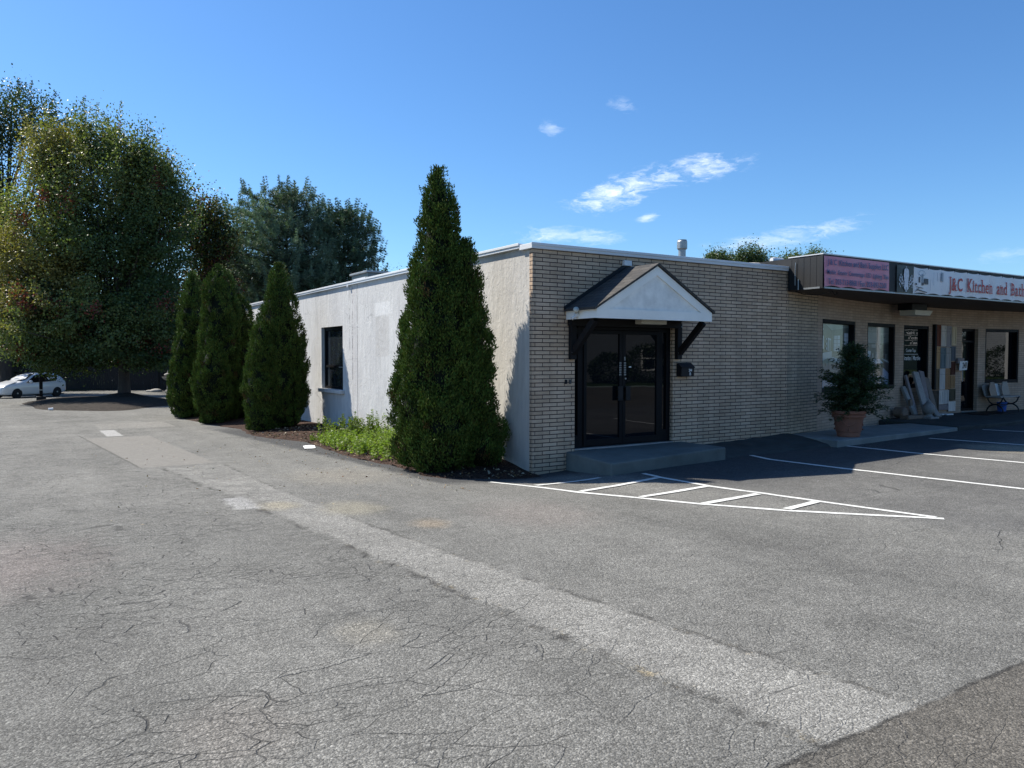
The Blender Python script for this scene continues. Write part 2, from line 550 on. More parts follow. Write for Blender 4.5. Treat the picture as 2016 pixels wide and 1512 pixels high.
    c = t.mix(1.0, c, t.ramp(sm, (.25, .86), (.75, 1.12)), 'MULTIPLY')
    # cracks: two sizes, broken up, running mostly across the lane
    wv = t.vm('ADD', p, t.vs(t.vm('SUBTRACT', t.noise(p, 2.0, 3, .5, color=True), (.5, .5, .5)), .30))
    flat = t.scale(wv, (0.85, 2.0, 0.0))
    e1 = t.voro(flat, .62, 'DISTANCE_TO_EDGE'); e2 = t.voro(flat, 1.7, 'DISTANCE_TO_EDGE'); e3 = t.voro(flat, 4.2, 'DISTANCE_TO_EDGE')
    left = t.sstep(x, -3.6, -5.4)
    m1 = t.m('MULTIPLY', t.sstep(t.noise(p, .55, 4, .6), .52, .64), .7)
    m2 = t.m('MULTIPLY', t.sstep(t.noise(p, .45, 5, .65), .43, .55), t.m('ADD', .40, t.m('MULTIPLY', left, .60)))
    m3 = t.m('MULTIPLY', t.sstep(t.noise(p, .6, 5, .6), .42, .54), t.m('ADD', .2, t.m('MULTIPLY', left, .8)))
    wd = t.m('ADD', .0030, t.m('MULTIPLY', t.noise(p, 5, 4), .0055))
    k1 = t.m('MULTIPLY', t.sstep(t.m('DIVIDE', e1, t.m('MULTIPLY', wd, .8)), 1.0, .25), m1)
    k2 = t.m('MULTIPLY', t.sstep(t.m('DIVIDE', e2, t.m('MULTIPLY', wd, 1.3)), 1.1, .3), m2)
    k3 = t.m('MULTIPLY', t.sstep(t.m('DIVIDE', e3, t.m('MULTIPLY', wd, 3.4)), 1.2, .3), m3)
    ck = t.m('MAXIMUM', k1, t.m('MAXIMUM', t.m('MULTIPLY', k2, .7), t.m('MULTIPLY', k3, .8)))
    ck = t.m('MULTIPLY', ck, spk)
    c = t.mix(t.m('MULTIPLY', ck, .8), c, (.022, .021, .020))
    h = t.m('SUBTRACT', t.m('ADD', t.m('MULTIPLY', t.m('SUBTRACT', 1.0, agd), .7), t.m('MULTIPLY', ag3, 1.0)), t.m('MULTIPLY', ck, 1.6))
    t.out(t.bsdf(c, .93, t.bump(h, t.m('MULTIPLY', .85, spk), .009), Specular_IOR_Level=.25))
    return m


def stucco_mat(name):
    m, t = newmat(name)
    p = t.pos(); x, y, z = t.xyz(p)
    sp = t.scale(p, (1, 1, .35))
    n1 = t.noise(sp, 1.1, 6, .6); n2 = t.noise(t.scale(p, (1, 2.2, .5)), 3.5, 5, .65); n3 = t.noise(p, 9, 5, .6, .6)
    c = t.ramp(n1, (.3, (.465, .46, .46)), (.7, (.575, .57, .56)))
    c = t.mix(1.0, c, t.ramp(n2, (.3, .87), (.6, 1.03)), 'MULTIPLY')
    warm = t.m('MULTIPLY', t.sstep(y, 3.2, 1.2), .8)
    c = t.mix(warm, c, t.mix(1.0, c, (1.0, .95, .87), 'MULTIPLY'))
    low = t.m('MULTIPLY', t.sstep(z, 1.0, .1), t.sstep(t.noise(p, 2.6, 5, .7), .45, .7))
    c = t.mix(t.m('MULTIPLY', low, .35), c, (.30, .29, .27))

    def band(v, a, b, s=.02):
        return t.m('MULTIPLY', t.sstep(v, a - s, a + s), t.sstep(v, b + s, b - s))
    wob = t.m('MULTIPLY', t.m('SUBTRACT', t.noise(p, 5, 4, .7), .5), .10)
    yw = t.m('ADD', y, wob); zw = t.m('ADD', z, wob)
    patch = t.m('MULTIPLY', band(yw, 5.95, 6.75), band(zw, 2.0, 2.95))
    c = t.mix(t.m('MULTIPLY', patch, t.ramp(n3, (.3, .15), (.7, .75))), c, (.40, .385, .37))
    patch2 = t.m('MULTIPLY', band(yw, 5.9, 6.8), band(zw, 2.98, 3.28))
    c = t.mix(t.m('MULTIPLY', patch2, .4), c, (.70, .70, .70))
    strip = t.m('MULTIPLY', band(yw, 8.02, 8.30), band(z, 1.0, 3.8))
    c = t.mix(t.m('MULTIPLY', strip, t.ramp(n3, (.35, .1), (.65, .6))), c, (.43, .41, .41))
    cracks = None
    for (yc, z0, z1, w, br) in [(8.47, 1.8, 3.85, .016, .45), (8.27, 1.4, 3.8, .022, .40), (7.93, .1, 3.85, .020, .30), (10.62, .1, .95, .018, .1)]:
        k = t.m('MULTIPLY', t.sstep(t.m('ABSOLUTE', t.m('SUBTRACT', t.m('ADD', y, t.m('MULTIPLY', wob, .5)), yc)), w, w * .3),
                t.m('MULTIPLY', band(z, z0, z1), t.sstep(t.noise(t.scale(p, (1, 1, 2)), 2.2, 5, .7), br, br + .14)))
        cracks = k if cracks is None else t.m('MAXIMUM', cracks, k)
    hz = t.voro(t.vm('ADD', t.scale(p, (0, .55, 1.1)), t.vm('MULTIPLY', t.noise(p, 2.5, 4, .7, color=True), (.25, .25, .25))), 1.0, 'DISTANCE_TO_EDGE')
    hair = t.m('MULTIPLY', t.sstep(hz, .010, .003), t.sstep(t.noise(p, .9, 4), .5, .62))
    c = t.mix(t.m('MULTIPLY', hair, .45), c, (.20, .20, .21))
    c = t.mix(t.m('MULTIPLY', cracks, .85), c, (.07, .06, .07))
    tro = t.noise(t.scale(p, (1, 1, .6)), 11, 5, .62, 1.2)
    h = t.m('SUBTRACT', t.m('ADD', t.m('MULTIPLY', tro, 1.0), t.m('MULTIPLY', n2, .9)), t.m('MULTIPLY', cracks, .9))
    t.out(t.bsdf(c, .8, t.bump(h, .55, .022), Specular_IOR_Level=.25))
    return m


def glass_mat(name, col=(.004, .006, .009), stripes=False):
    """dark glazing in front of an unlit room: nearly black, mirror smooth, slightly wavy"""
    m, t = newmat(name)
    p = t.pos(); x, y, z = t.xyz(p)
    c = col
    if stripes:
        w = t.m('SINE', t.m('MULTIPLY', y, 62.0))
        c = t.mix(t.sstep(w, -.2, .6), (.006, .008, .012), (.030, .038, .046))
    nrm = t.bump(t.noise(p, 1.6, 2, .4), .05, .02)
    t.out(t.bsdf(c, .015, nrm, Specular_IOR_Level=.34))
    return m


def paint_mat(name):
    m, t = newmat(name)
    p = t.pos()
    n = t.noise(p, 26, 5, .75); n2 = t.noise(p, 2.0, 3)
    c = t.mix(t.m('ADD', t.m('MULTIPLY', t.sstep(n, .52, .66), .8), t.m('MULTIPLY', t.sstep(n2, .48, .7), .18)), t.ramp(n2, (.3, (.60, .60, .57)), (.7, (.72, .72, .68))), (.19, .185, .175))
    t.out(t.bsdf(c, .7, t.bump(n, .3, .004)))
    return m


def mulch_mat(name, c0, c1):
    m, t = newmat(name)
    p = t.pos()
    v = t.n('ShaderNodeSeparateColor', {0: t.voro(t.scale(p, (1, 1.4, 1)), 34, 'F1', 'Color')}).outputs[0]
    n = t.noise(p, 4, 5, .7)
    c = t.mix(v, c0, c1)
    c = t.mix(1.0, c, t.ramp(n, (.3, .6), (.7, 1.3)), 'MULTIPLY')
    h = t.m('ADD', t.voro(p, 34), t.noise(p, 14, 4))
    t.out(t.bsdf(c, .95, t.bump(h, .9, .03), Specular_IOR_Level=.15))
    return m


def shingle_mat(name):
    m, t = newmat(name)
    uv = t.n('ShaderNodeUVMap').outputs[0]
    br = t.n('ShaderNodeTexBrick', {'Vector': uv, 'Color1': (.036, .034, .033), 'Color2': (.066, .060, .054), 'Mortar': (.018, .018, .018),
                                    'Scale': 1.0, 'Mortar Size': .006, 'Brick Width': .28, 'Row Height': .115})
    n = t.noise(t.pos(), 90, 3, .7)
    c = t.mix(1.0, br.outputs[0], t.ramp(n, (.25, .6), (.75, 1.45)), 'MULTIPLY')
    t.out(t.bsdf(c, .92, t.bump(t.m('ADD', t.m('MULTIPLY', br.outputs[1], -1.0), t.m('MULTIPLY', n, .4)), .7, .012)))
    return m


def siding_mat(name, col):
    m, t = newmat(name)
    p = t.pos(); x, y, z = t.xyz(p)
    f = t.m('FRACT', t.m('MULTIPLY', z, 6.5))
    c = t.mix(t.sstep(f, .16, .0), col, tuple(v * .25 for v in col))
    c = t.mix(1.0, c, t.ramp(t.noise(p, .8, 4), (.3, .9), (.7, 1.06)), 'MULTIPLY')
    t.out(t.bsdf(c, .6, t.bump(f, .5, .02)))
    return m


M = {}
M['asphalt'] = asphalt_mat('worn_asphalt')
M['road'] = asphalt_mat('road_asphalt', True)
M['ramp'] = pm('black_asphalt', (.052, .056, .054), .95, .3, 2.2, .9, 60, spec=.2)
M['paint'] = paint_mat('line_paint')
M['brick'] = brick_mat('tan_brick', (.51, .365, .25), (.62, .46, .33), (.042, .030, .030), rust=True)
M['brick2'] = brick_mat('tan_brick_light_joint', (.46, .325, .235), (.54, .395, .29), (.24, .175, .135), bstrength=.45)
M['stucco'] = stucco_mat('rough_stucco')
M['coping'] = pm('white_coping', (.66, .67, .69), .38, .06, 1.2, spec=.5)
M['roof'] = pm('roof_membrane', (.11, .11, .11), .9, .2, .8)
M['concrete'] = pm('grey_concrete', (.20, .21, .20), .88, .22, 2.0, .5, 70)
M['stepc'] = pm('step_concrete', (.125, .135, .125), .88, .3, 1.8, .5, 60)
M['bronze'] = pm('dark_bronze_metal', (.0045, .0045, .006), .55, .15, 2, spec=.18)
M['darkpaint'] = pm('dark_brown_paint', (.009, .008, .009), .65, .2, 3, .3, 40, spec=.25)
M['glass'] = glass_mat('dark_glass')
M['blinds'] = glass_mat('glass_before_blinds', stripes=True)
M['whitewood'] = pm('white_painted_wood', (.88, .86, .81), .55, .06, 2.5, .25, 30)
M['worn'] = pm('worn_white_panel', (.82, .80, .76), .65, .14, 5, .3, 30)
M['shingle'] = shingle_mat('asphalt_shingles')
M['soffit'] = pm('brown_soffit', (.060, .042, .032), .75, .15, 1.5)
M['canopy'] = pm('black_canopy_metal', (.0045, .0055, .0075), .6, .2, 1.0, stretch=(6, 6, .6))
M['steel'] = pm('galvanised_steel', (.34, .36, .37), .45, .15, 3, metal=.6)
M['hvac'] = pm('grey_green_casing', (.15, .18, .18), .5, .08, 2)
M['hvacdark'] = pm('dark_grille', (.05, .055, .06), .7, .2, 9)
M['black'] = pm('black_plastic', (.006, .007, .010), .5, .1, 3, spec=.3)
M['blackiron'] = pm('black_iron', (.012, .012, .014), .5, .2, 4)
M['white'] = pm('white_plastic', (.72, .72, .72), .5, .06, 3)
M['lamp'] = pm('frosted_diffuser', (.55, .52, .44), .4, .05, 3)
M['terracotta'] = pm('terracotta', (.255, .105, .066), .75, .18, 4, .3, 50)
M['soil'] = pm('soil', (.03, .022, .016), .95, .3, 8, .8, 40)
M['granite'] = pm('grey_granite', (.31, .285, .265), .6, .25, 18, .2, 60)
M['mauve'] = pm('mauve_stone', (.20, .165, .165), .65, .2, 14, .2, 60)
M['brownstone'] = pm('brown_stone', (.17, .125, .095), .65, .22, 14, .2, 60)
M['bluestone'] = pm('blue_grey_stone', (.25, .235, .22), .6, .2, 16, .2, 60)
M['bark'] = pm('bark', (.060, .047, .038), .95, .35, 6, 1.0, 18, stretch=(1, 1, .25))
M['mulch'] = mulch_mat('bark_mulch', (.022, .014, .011), (.085, .050, .036))
M['islandsoil'] = mulch_mat('dry_mulch', (.018, .015, .013), (.072, .060, .050))
M['arb'] = leaf_mat('arborvitae_sprays', .04, .7, .15)
M['leaf'] = leaf_mat('broad_leaves', .26, .5, .35)
M['needle'] = leaf_mat('pine_needles', .12, .55, .25)
M['weed'] = leaf_mat('weed_leaves', .35, .5, .3)
M['chip'] = leaf_mat('chips_and_dry_leaves', .05, .8, .2)
M['paper'] = pm('white_paper', (.80, .80, .80), .7, .03, 3)
M['lawn'] = mulch_mat('lawn', (.020, .040, .010), (.060, .095, .025))
M['fence'] = pm('weathered_fence', (.022, .020, .020), .85, .3, 2, .4, 30, stretch=(4, 4, .4))
M['rock'] = pm('field_stone', (.26, .25, .23), .85, .3, 6, .8, 20)


# ================================================================== SETTING: ground, road, kerbs, markings
def axis(a, b, fine0, fine1, step, grow=1.35):
    v = list(np.arange(fine0, fine1 + 1e-6, step))
    s = step
    while v[-1] < b:
        s *= grow; v.append(min(v[-1] + s, b))
    s = step
    while v[0] > a:
        s *= grow; v.insert(0, max(v[0] - s, a))
    return np.array(v)


def sheet(name, xs, ys, mat, dz=0.0, zf=None):
    X, Y = np.meshgrid(xs, ys)
    Z = G(X, Y) + dz if zf is None else zf(X, Y)
    V = np.stack([X, Y, Z], -1).reshape(-1, 3)
    nx, ny = len(xs), len(ys)
    i = (np.arange(ny - 1)[:, None] * nx + np.arange(nx - 1)[None]).ravel()
    Q = np.stack([i, i + 1, i + nx + 1, i + nx], 1)
    o = np_mesh(name, V, Q, mat, smooth=True)
    return tag(o, kind='structure')


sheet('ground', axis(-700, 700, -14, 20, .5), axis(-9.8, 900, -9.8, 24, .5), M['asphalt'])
sheet('road', axis(-700, 700, -14, 20, .5), axis(-19.0, -9.8, -14, -9.8, .5), M['road'], 0.0)
sheet('far_pavement', np.linspace(-120, 160, 60), np.array([-21.0, -20.2, -19.0]), M['concrete'], 0, lambda X, Y: 0.36 + 0 * X)
sheet('lawn', np.linspace(-700, 700, 80), np.linspace(-600, -21.0, 40), M['lawn'], 0, lambda X, Y: 0.40 + 0 * X)
sheet('lawn', np.linspace(-700, 700, 80), np.linspace(57, 900, 40), M['lawn'], 0, lambda X, Y: -.585 + 0 * X)
mb = MB(); mb.box(-120, 160, -19.0, -18.85, 0.1, 0.364)
tag(mb.build('kerb', M['concrete'], bevel=.02), kind='structure')


def ribbon(pts, w, dz=.006, seed=0):
    """painted stripe that follows the tarmac, with slightly uneven edges"""
    r = random.Random(seed)
    P = [Vector((*p, 0)) for p in pts]
    samp = []
    for a, b in zip(P[:-1], P[1:]):
        n = max(1, int((b - a).length / .22))
        samp += [a.lerp(b, i / n) for i in range(n)]
    samp.append(P[-1])
    m = MB(); vs = []
    for i, p in enumerate(samp):
        d = (samp[min(i + 1, len(samp) - 1)] - samp[max(i - 1, 0)]).normalized()
        nrm = Vector((-d.y, d.x, 0))
        a = p + nrm * (w / 2 + r.uniform(-.008, .008)); b = p - nrm * (w / 2 + r.uniform(-.008, .008))
        for q in (a, b):
            vs.append((q.x, q.y, float(G(q.x, q.y)) + dz))
    m.add(vs, [(2 * i, 2 * i + 1, 2 * i + 3, 2 * i + 2) for i in range(len(samp) - 1)])
    return m


LINES = [([(-1.12, -.45), (-.78, -2.25), (-.08, -3.88), (.41, -4.8), (1.36, -6.11)], .088),
         ([(1.17, -1.42), (1.06, -1.96), (1.01, -3.0), (1.12, -3.81), (1.2, -4.63), (1.36, -6.02)], .088),
         ([(-.84, -1.31), (-.1, -1.30), (.42, -1.26)], .10), ([(-.72, -2.23), (1.0, -1.94)], .11), ([(-.36, -3.06), (.95, -2.98)], .105),
         ([(-.05, -3.88), (1.03, -3.83)], .105), ([(.46, -4.73), (1.12, -4.64)], .11),
         ([(4.18, -1.02), (3.98, -1.6), (3.95, -3.09), (4.06, -6.2)], .10), ([(6.76, -1.2), (6.66, -2.65), (6.74, -5.8)], .10),
         ([(9.28, -1.5), (9.36, -3.31), (9.42, -5.8)], .10), ([(12.0, -1.25), (12.2, -2.6), (12.2, -5.8)], .10), ([(14.8, -1.2), (14.9, -5.8)], .10)]
for i, (pts, w) in enumerate(LINES):
    o = ribbon(pts, w, .006 if i < 2 or i > 6 else .0095, i).build('parking_line', M['paint'])
    tag(o, kind='structure')

# concrete walk with its lip, tarmac path in front of the shops, tarmac ramp beside the step
mb = MB()
mb.prism([(6.58, .12, .10), (6.43, -1.27, .10), (11.35, -1.02, .10), (11.55, .27, .10), (9.85, .42, .10), (8.5, .24, .10), (7.6, .14, .10)], (0, 0, .235))
o = mb.build('concrete_walk', M['concrete'], bevel=.02); tag(o, kind='structure')
mb = MB()
path_front = [(11.352, -1.03), (13, -1.06), (14.8, -.95), (16.5, -.9), (20, -1.0), (24, -1.2)]
wally = lambda x: -.0211 * x * x + .636 * x - 3.414
path = [(x, y, .10) for x, y in path_front] + [(24, .05, .10), (20.5, .9, .10), (18, 1.3, .1), (16, 1.5, .1), (14, 1.5, .1), (12.4, 1.3, .10), (11.56, 1.1, .10)]
mb.prism(path, (0, 0, .265))
o = mb.build('tarmac_walk', M['ramp'], bevel=.03); tag(o, kind='structure')
mb = MB()
nx = 14
vs = []
for i in range(nx + 1):
    x = 3.40 + (6.55 - 3.40) * i / nx
    zt = min(.375, .27 + .028 * (x - 3.4) + (.02 if x > 5.9 else 0))
    yf = -1.0 - .04 * math.sin(i * 1.3) - .012 * i
    gz = float(G(x, yf)); prof = [(.0, zt), (-.5, zt - (zt - gz) * .30), (-.78, zt - (zt - gz) * .52), (yf + .12, gz + (zt - gz) * .28), (yf, gz - .02)]
    vs += [(x + (.05 * math.sin(i * 2.1 + k) if 0 < i < nx else 0), y, z + .006 * math.sin(3 * i + 2 * k)) for k, (y, z) in enumerate(prof)]
k = 5
fs = [(i * k + j, i * k + j + 1, (i + 1) * k + j + 1, (i + 1) * k + j) for i in range(nx) for j in range(k - 1)]
mb.add(vs, fs)
mb.poly([vs[j] for j in range(k)] + [(3.4, 0, 0)])
o = mb.build('tarmac_ramp', M['ramp'], smooth=False); tag(o, kind='structure')

# planting bed along the side wall
BED = [(-.25, -.30), (0.0, -.95), (.2, -1.60), (.6, -1.76), (2.1, -1.73), (3.15, -1.90), (5.3, -1.80), (7.2, -1.66), (8.5, -2.05), (9.8, -2.25), (12, -2.0), (14.2, -2.3), (17.7, -2.55), (19.5, -2.3), (20.5, -1.2)]
by = np.array([b[0] for b in BED]); bx = np.array([b[1] for b in BED])


def bed_z(x, y):
    e = np.interp(y, by, bx)
    u = np.clip(1 - (0 - x) / np.maximum(0 - e, .05), 0, 1)      # 0 at outer edge, 1 at wall
    P = np.stack([x, y, 0 * x], -1)
    mound = .11 * np.sin(np.clip(u * 1.5, 0, 1.57)) + .03 * u
    mound = mound * np.clip((y + .25) * .9, 0, 1) * np.clip(20.5 - y, 0, 1)
    return G(x, y) + mound + .016 * snoise(P, 9, 5) * np.clip(u * 6, 0, 1) + np.where(u < .02, -.02, .012)


ys = np.concatenate([np.arange(-.25, 10, .10), np.arange(10, 20.5, .2)])
us = np.linspace(0, 1, 16)
E_ = np.interp(ys, by, bx) + .07 * snoise(np.stack([ys, ys * 0, ys * 0], -1), 5, 3)
X = E_[:, None] * (1 - us[None]) + .0 * us[None]
Y = np.repeat(ys[:, None], len(us), 1)
Zb = bed_z(X, Y)
i = (np.arange(len(ys) - 1)[:, None] * len(us) + np.arange(len(us) - 1)[None]).ravel()
o = np_mesh('planting_bed', np.stack([X, Y, Zb], -1).reshape(-1, 3), np.stack([i, i + 1, i + len(us) + 1, i + len(us)], 1), M['mulch'], smooth=True)
tag(o, kind='structure')

# planted island round the maple
nr, na = 14, 48
R_ = np.linspace(0, 1, nr); A_ = np.linspace(0, 2 * np.pi, na, endpoint=False)
rr, aa = np.meshgrid(R_, A_, indexing='ij')
wob = 1 + .06 * np.sin(3 * aa + 1) + .04 * np.sin(7 * aa)
ix = -3.7 + 3.5 * rr * wob * np.cos(aa); iy = 34.2 + 8.6 * rr * wob * np.sin(aa)
iz = G(ix, iy) + .26 * (1 - rr ** 3) - .03 * (rr > .99) + .25 * np.exp(-((ix + 2.45) ** 2 + (iy - 35.3) ** 2) / .9)
i = (np.arange(nr - 1)[:, None] * na + np.arange(na)[None]); j = (np.arange(nr - 1)[:, None] * na + (np.arange(na)[None] + 1) % na)
Q = np.stack([i, i + na, j + na, j], -1).reshape(-1, 4)
tag(np_mesh('tree_island', np.stack([ix, iy, iz], -1).reshape(-1, 3), Q, M['islandsoil'], smooth=True), kind='structure')


# wood chips and dry leaves lying on the bed: nobody could count them
def chips(n, xf, yr, zf, size, cols, name, seed):
    r = np.random.default_rng(seed)
    y = r.uniform(*yr, n); x = xf(y, r.random(n))
    P = np.stack([x, y, zf(x, y) + .008], -1)
    A = r.normal(size=(n, 3)) * [1, 1, .28]
    c = np.array(cols)[r.integers(0, len(cols), n)] * r.uniform(.7, 1.2, (n, 1))
    V, Q, C = leaf_quads(P, A, r.uniform(.6, 1.4, n) * size, r.uniform(.3, .8, n) * size, c, r, .15)
    return tag(np_mesh(name, V, Q, M['chip'], colors=C), kind='stuff')


o = chips(2600, lambda y, u: np.interp(y, by, bx) * (1.02 - u ** .7 * .9), (-.1, 10.5), bed_z, .055,
          [(.10, .055, .035), (.06, .035, .025), (.17, .10, .06), (.30, .22, .13), (.05, .03, .02), (.40, .34, .25)], 'wood_chips', 21)
tag(o, 'reddish brown bark chips and dry leaves scattered over the planting bed', 'wood chips')
o = chips(260, lambda y, u: -1.9 - 4.5 * u ** 3, (-1.5, 9.0), lambda x, y: G(x, y), .035,
          [(.30, .22, .12), (.16, .09, .05), (.42, .36, .25)], 'fallen_leaves', 22)
tag(o, 'small dry leaves and bits blown over the tarmac beside the bed', 'fallen leaves')


# ================================================================== BRICK BUILDING
B = thing('brick_building', 'flat roofed tan brick and grey stucco building with double glass doors at the corner', 'building', (0, 0, 0))
TOPZ = 3.80
uvY = lambda w, i: (w[0] + .12 + (w[1] if w[1] < .5 else 0), w[2])
mb = MB()                                                         # front brick skin in four panels round the doorway
DX0, DX1, DZ0, DZ1 = .863, 3.185, .36, 2.72
mb.box(-.018, DX0, 0, .09, -.25, TOPZ)
mb.box(DX1, 6.47, 0, .30, -.25, TOPZ)
mb.box(DX0, DX1, .002, .30, DZ1, TOPZ)
mb.box(DX0, DX1, .002, .30, -.25, DZ0)
mb.build('brick_wall', M['brick'], B, uvf=uvY)
mb = MB()                                                         # side wall with a hole for the window
WY0, WY1, WZ0, WZ1 = 8.98, 10.68, 1.10, 2.816
mb.box(0, .30, .0925, WY0, -.6, TOPZ + .03)
mb.box(0, .30, WY1, 26, -.6, TOPZ + .03)
mb.box(0, .30, WY0, WY1, WZ1, TOPZ + .03)
mb.box(0, .30, WY0, WY1, -.6, WZ0)
mb.build('stucco_wall', M['stucco'], B)
mb = MB(); mb.box(0, 20, 25.7, 26, -.6, TOPZ); mb.build('rear_wall', M['stucco'], B)
mb = MB(); mb.box(.31, 20, .31, 25.7, 3.55, 3.78); mb.build('roof', M['roof'], B)
mb = MB()                                                         # coping: a profile with drip edge
for (a, b, c, d) in [(-.06, 6.47, -.045, .34)]:
    mb.box(a, b, c, d, TOPZ - .005, TOPZ + .085)
    mb.box(a - .012, b, c - .012, c, TOPZ + .045, TOPZ + .092)
mb.build('coping', M['coping'], B, bevel=.006)
mb = MB()
mb.box(-.06, .34, .345, 26.05, TOPZ + .03, TOPZ + .115)
mb.box(-.075, -.06, .345, 26.05, TOPZ + .075, TOPZ + .122)
mb.box(-.078, -.05, 8.40, 8.46, TOPZ - .02, TOPZ + .03)
mb.build('coping', M['coping'], B, bevel=.006)

# side window
f = MB()
fx0, fx1 = .09, .17
for (a, b, c, d) in [(WY0, WY0 + .10, WZ0, WZ1), (WY1 - .10, WY1, WZ0, WZ1), (WY0 + .1, WY1 - .1, WZ1 - .10, WZ1), (WY0 + .1, WY1 - .1, WZ0, WZ0 + .08), (WY0 + .1, WY1 - .1, 1.70, 1.765)]:
    f.box(fx0, fx1, a, b, c, d)
wf = f.build('window', M['bronze'], B)
f = MB(); f.box(.12, .135, WY0 + .1, WY1 - .1, WZ0 + .08, 1.70); f.build('pane', M['blinds'], wf)
f = MB(); f.box(.13, .145, WY0 + .1, WY1 - .1, 1.765, WZ1 - .1); f.build('pane', M['blinds'], wf)
f = MB(); f.box(.086, .10, WY0 + .10, WY0 + .55, 1.70, 1.73); f.build('latch_rail', M['steel'], wf)
f = MB(); f.box(-.10, .11, WY0 - .11, WY1 + .07, 1.01, 1.112); f.build('sill', M['stucco'], wf, bevel=.015)

# entrance: frame, side lights, transom, two leaves
e = MB()
Yf0, Yf1 = .075, .175
for (a, b, c, d) in [(.863, .915, .40, DZ1), (.985, 1.10, .40, DZ1), (2.89, 2.99, .40, DZ1), (3.085, 3.185, .40, DZ1),
                     (1.10, 2.89, 2.47, 2.53), (.915, .985, .40, .62), (2.99, 3.085, .40, .62), (.915, .985, 2.40, 2.50), (2.99, 3.085, 2.45, 2.52), (1.10, 2.89, 2.68, DZ1), (1.10, 2.89, .37, .42)]:
    e.box(a, b, Yf0, Yf1, c, d)
ent = e.build('entrance_frame', M['bronze'], B, bevel=.004)
g = MB(); g.box(.915, .985, .115, .13, .62, 2.40); g.build('side_light', M['glass'], ent)
g = MB(); g.box(2.99, 3.085, .115, .13, .62, 2.45); g.build('side_light', M['glass'], ent)
g = MB(); g.box(1.10, 2.89, .12, .135, 2.53, 2.68); g.build('transom', M['glass'], ent)
for k, (a, b, hx, hd) in enumerate([(1.105, 1.988, 1.895, -1), (1.994, 2.885, 2.065, 1)]):
    d = MB()
    d.box(a, a + (.065 if k == 0 else .07), .055, .115, .425, 2.465)
    d.box(b - (.07 if k == 0 else .065), b, .055, .115, .425, 2.465)
    d.box(a + .065, b - .065, .055, .115, 2.40, 2.465)
    d.box(a + .065, b - .065, .055, .115, .425, .535)
    lf = d.build('door', M['bronze'], B, bevel=.004)
    g = MB(); g.box(a + .065, b - .065, .08, .095, .535, 2.40); g.build('pane', M['glass'], lf)
    h = MB()
    hxm = 1.90 if k == 0 else 2.08
    h.box(hxm - .055, hxm + .055, -.005, .012, 1.205, 1.465)
    h.box(hxm - .045, hxm - .03, .012, .055, 1.25, 1.28); h.box(hxm - .045, hxm - .03, .012, .055, 1.39, 1.42)
    h.build('handle', M['black'], lf, bevel=.004)
    st = MB()
    sx = 1.935 if k == 0 else 2.045
    for q in range(6):
        st.box(sx - .022, sx + .022, .051, .0545, 1.66 + q * .042, 1.685 + q * .042)
        st.box(sx - .012, sx + .012, .0502, .0508, 1.664 + q * .042, 1.675 + q * .042, 1)
    st.build('lock_code_sticker', [M['steel'], M['black']], lf)
    if k:
        st = MB(); st.lathe([(.016, .03), (.016, .055)], (2.045, 0, 1.60), 12, axis='Y'); st.build('lock', M['steel'], lf)
        st = MB(); st.box(2.03, 2.05, .051, .0545, 1.93, 1.995); st.build('label_plate', M['steel'], lf)
        st = MB(); st.box(2.16, 2.215, .077, .0795, 1.80, 1.822); st.build('small_sticker', M['white'], lf)
mb = MB(); mb.box(DX0, DX1, .20, .25, .38, DZ1); mb.build('dark_vestibule', M['black'], B)
mb = MB(); mb.box(DX0 - .0, DX1, -.01, .075, .37, .398); mb.build('threshold', M['steel'], B)

# gabled hood over the entrance
HX0, HX1, HY, EZ0, EZ1, AP = .675, 3.315, -.83, 2.628, 2.785, 3.545
mb = MB()
mb.box(HX0 + .025, HX1 - .025, HY + .03, -.002, EZ0 + .03, EZ0 + .06)
hood = thing('entrance_hood', 'white gabled hood with dark brackets and a shingle roof over the glass doors', 'hood', (2.0, 0, 2.63))
mb.build('ceiling', M['darkpaint'], hood)
mx = (HX0 + HX1) / 2
mb = MB(); mb.box(HX0, HX1, HY - .012, HY + .018, EZ0, EZ1); mb.build('fascia_board', M['whitewood'], hood)
for xx in (HX0, HX1 - .025):
    mb = MB(); mb.box(xx, xx + .025, HY + .02, -.003, EZ0 + .004, EZ1 + .02); mb.build('fascia_board', M['whitewood'], hood)
mb = MB()
mb.prism([(HX0 + .05, HY + .022, EZ1 - .01), (HX1 - .05, HY + .022, EZ1 - .01), (mx, HY + .022, AP - .03)], (0, .02, 0))
mb.build('gable_panel', M['worn'], hood)
mb = MB()
sl = (AP - EZ1) / (mx - HX0)
for sgn in (-1, 1):
    a = (mx + sgn * (mx - HX0 + .0), EZ1 - .0); c = (mx, AP)
    w = .155
    pts = [(a[0], HY - .008, a[1]), (mx, HY - .008, AP), (mx, HY - .008, AP - w), (mx + sgn * (mx - HX0 - w / sl), HY - .008, EZ1)]
    mb.prism(pts if sgn > 0 else pts[::-1], (0, .028, 0))
mb.build('rake_board', M['whitewood'], hood)
nl = math.hypot(1, sl)
for sgn in (-1, 1):
    mb = MB()
    over = .05
    ex, ez = mx + sgn * (mx - HX0 + over), EZ1 - over * sl + .012
    th = .035
    y0, y1 = HY - .045, -.003
    p = [(ex, y0, ez), (mx, y0, AP + .012), (mx, y0, AP + .012 + th * nl), (ex, y0, ez + th * nl)]
    mb.prism(p if sgn > 0 else p[::-1], (0, y1 - y0, 0))
    Ls = math.hypot(mx - HX0 + over, AP - ez)
    o = mb.build('shingle_roof', M['shingle'], hood, uvf=lambda w, i, s=sgn: (w[1], abs(w[0] - mx) * nl))
mb = MB()
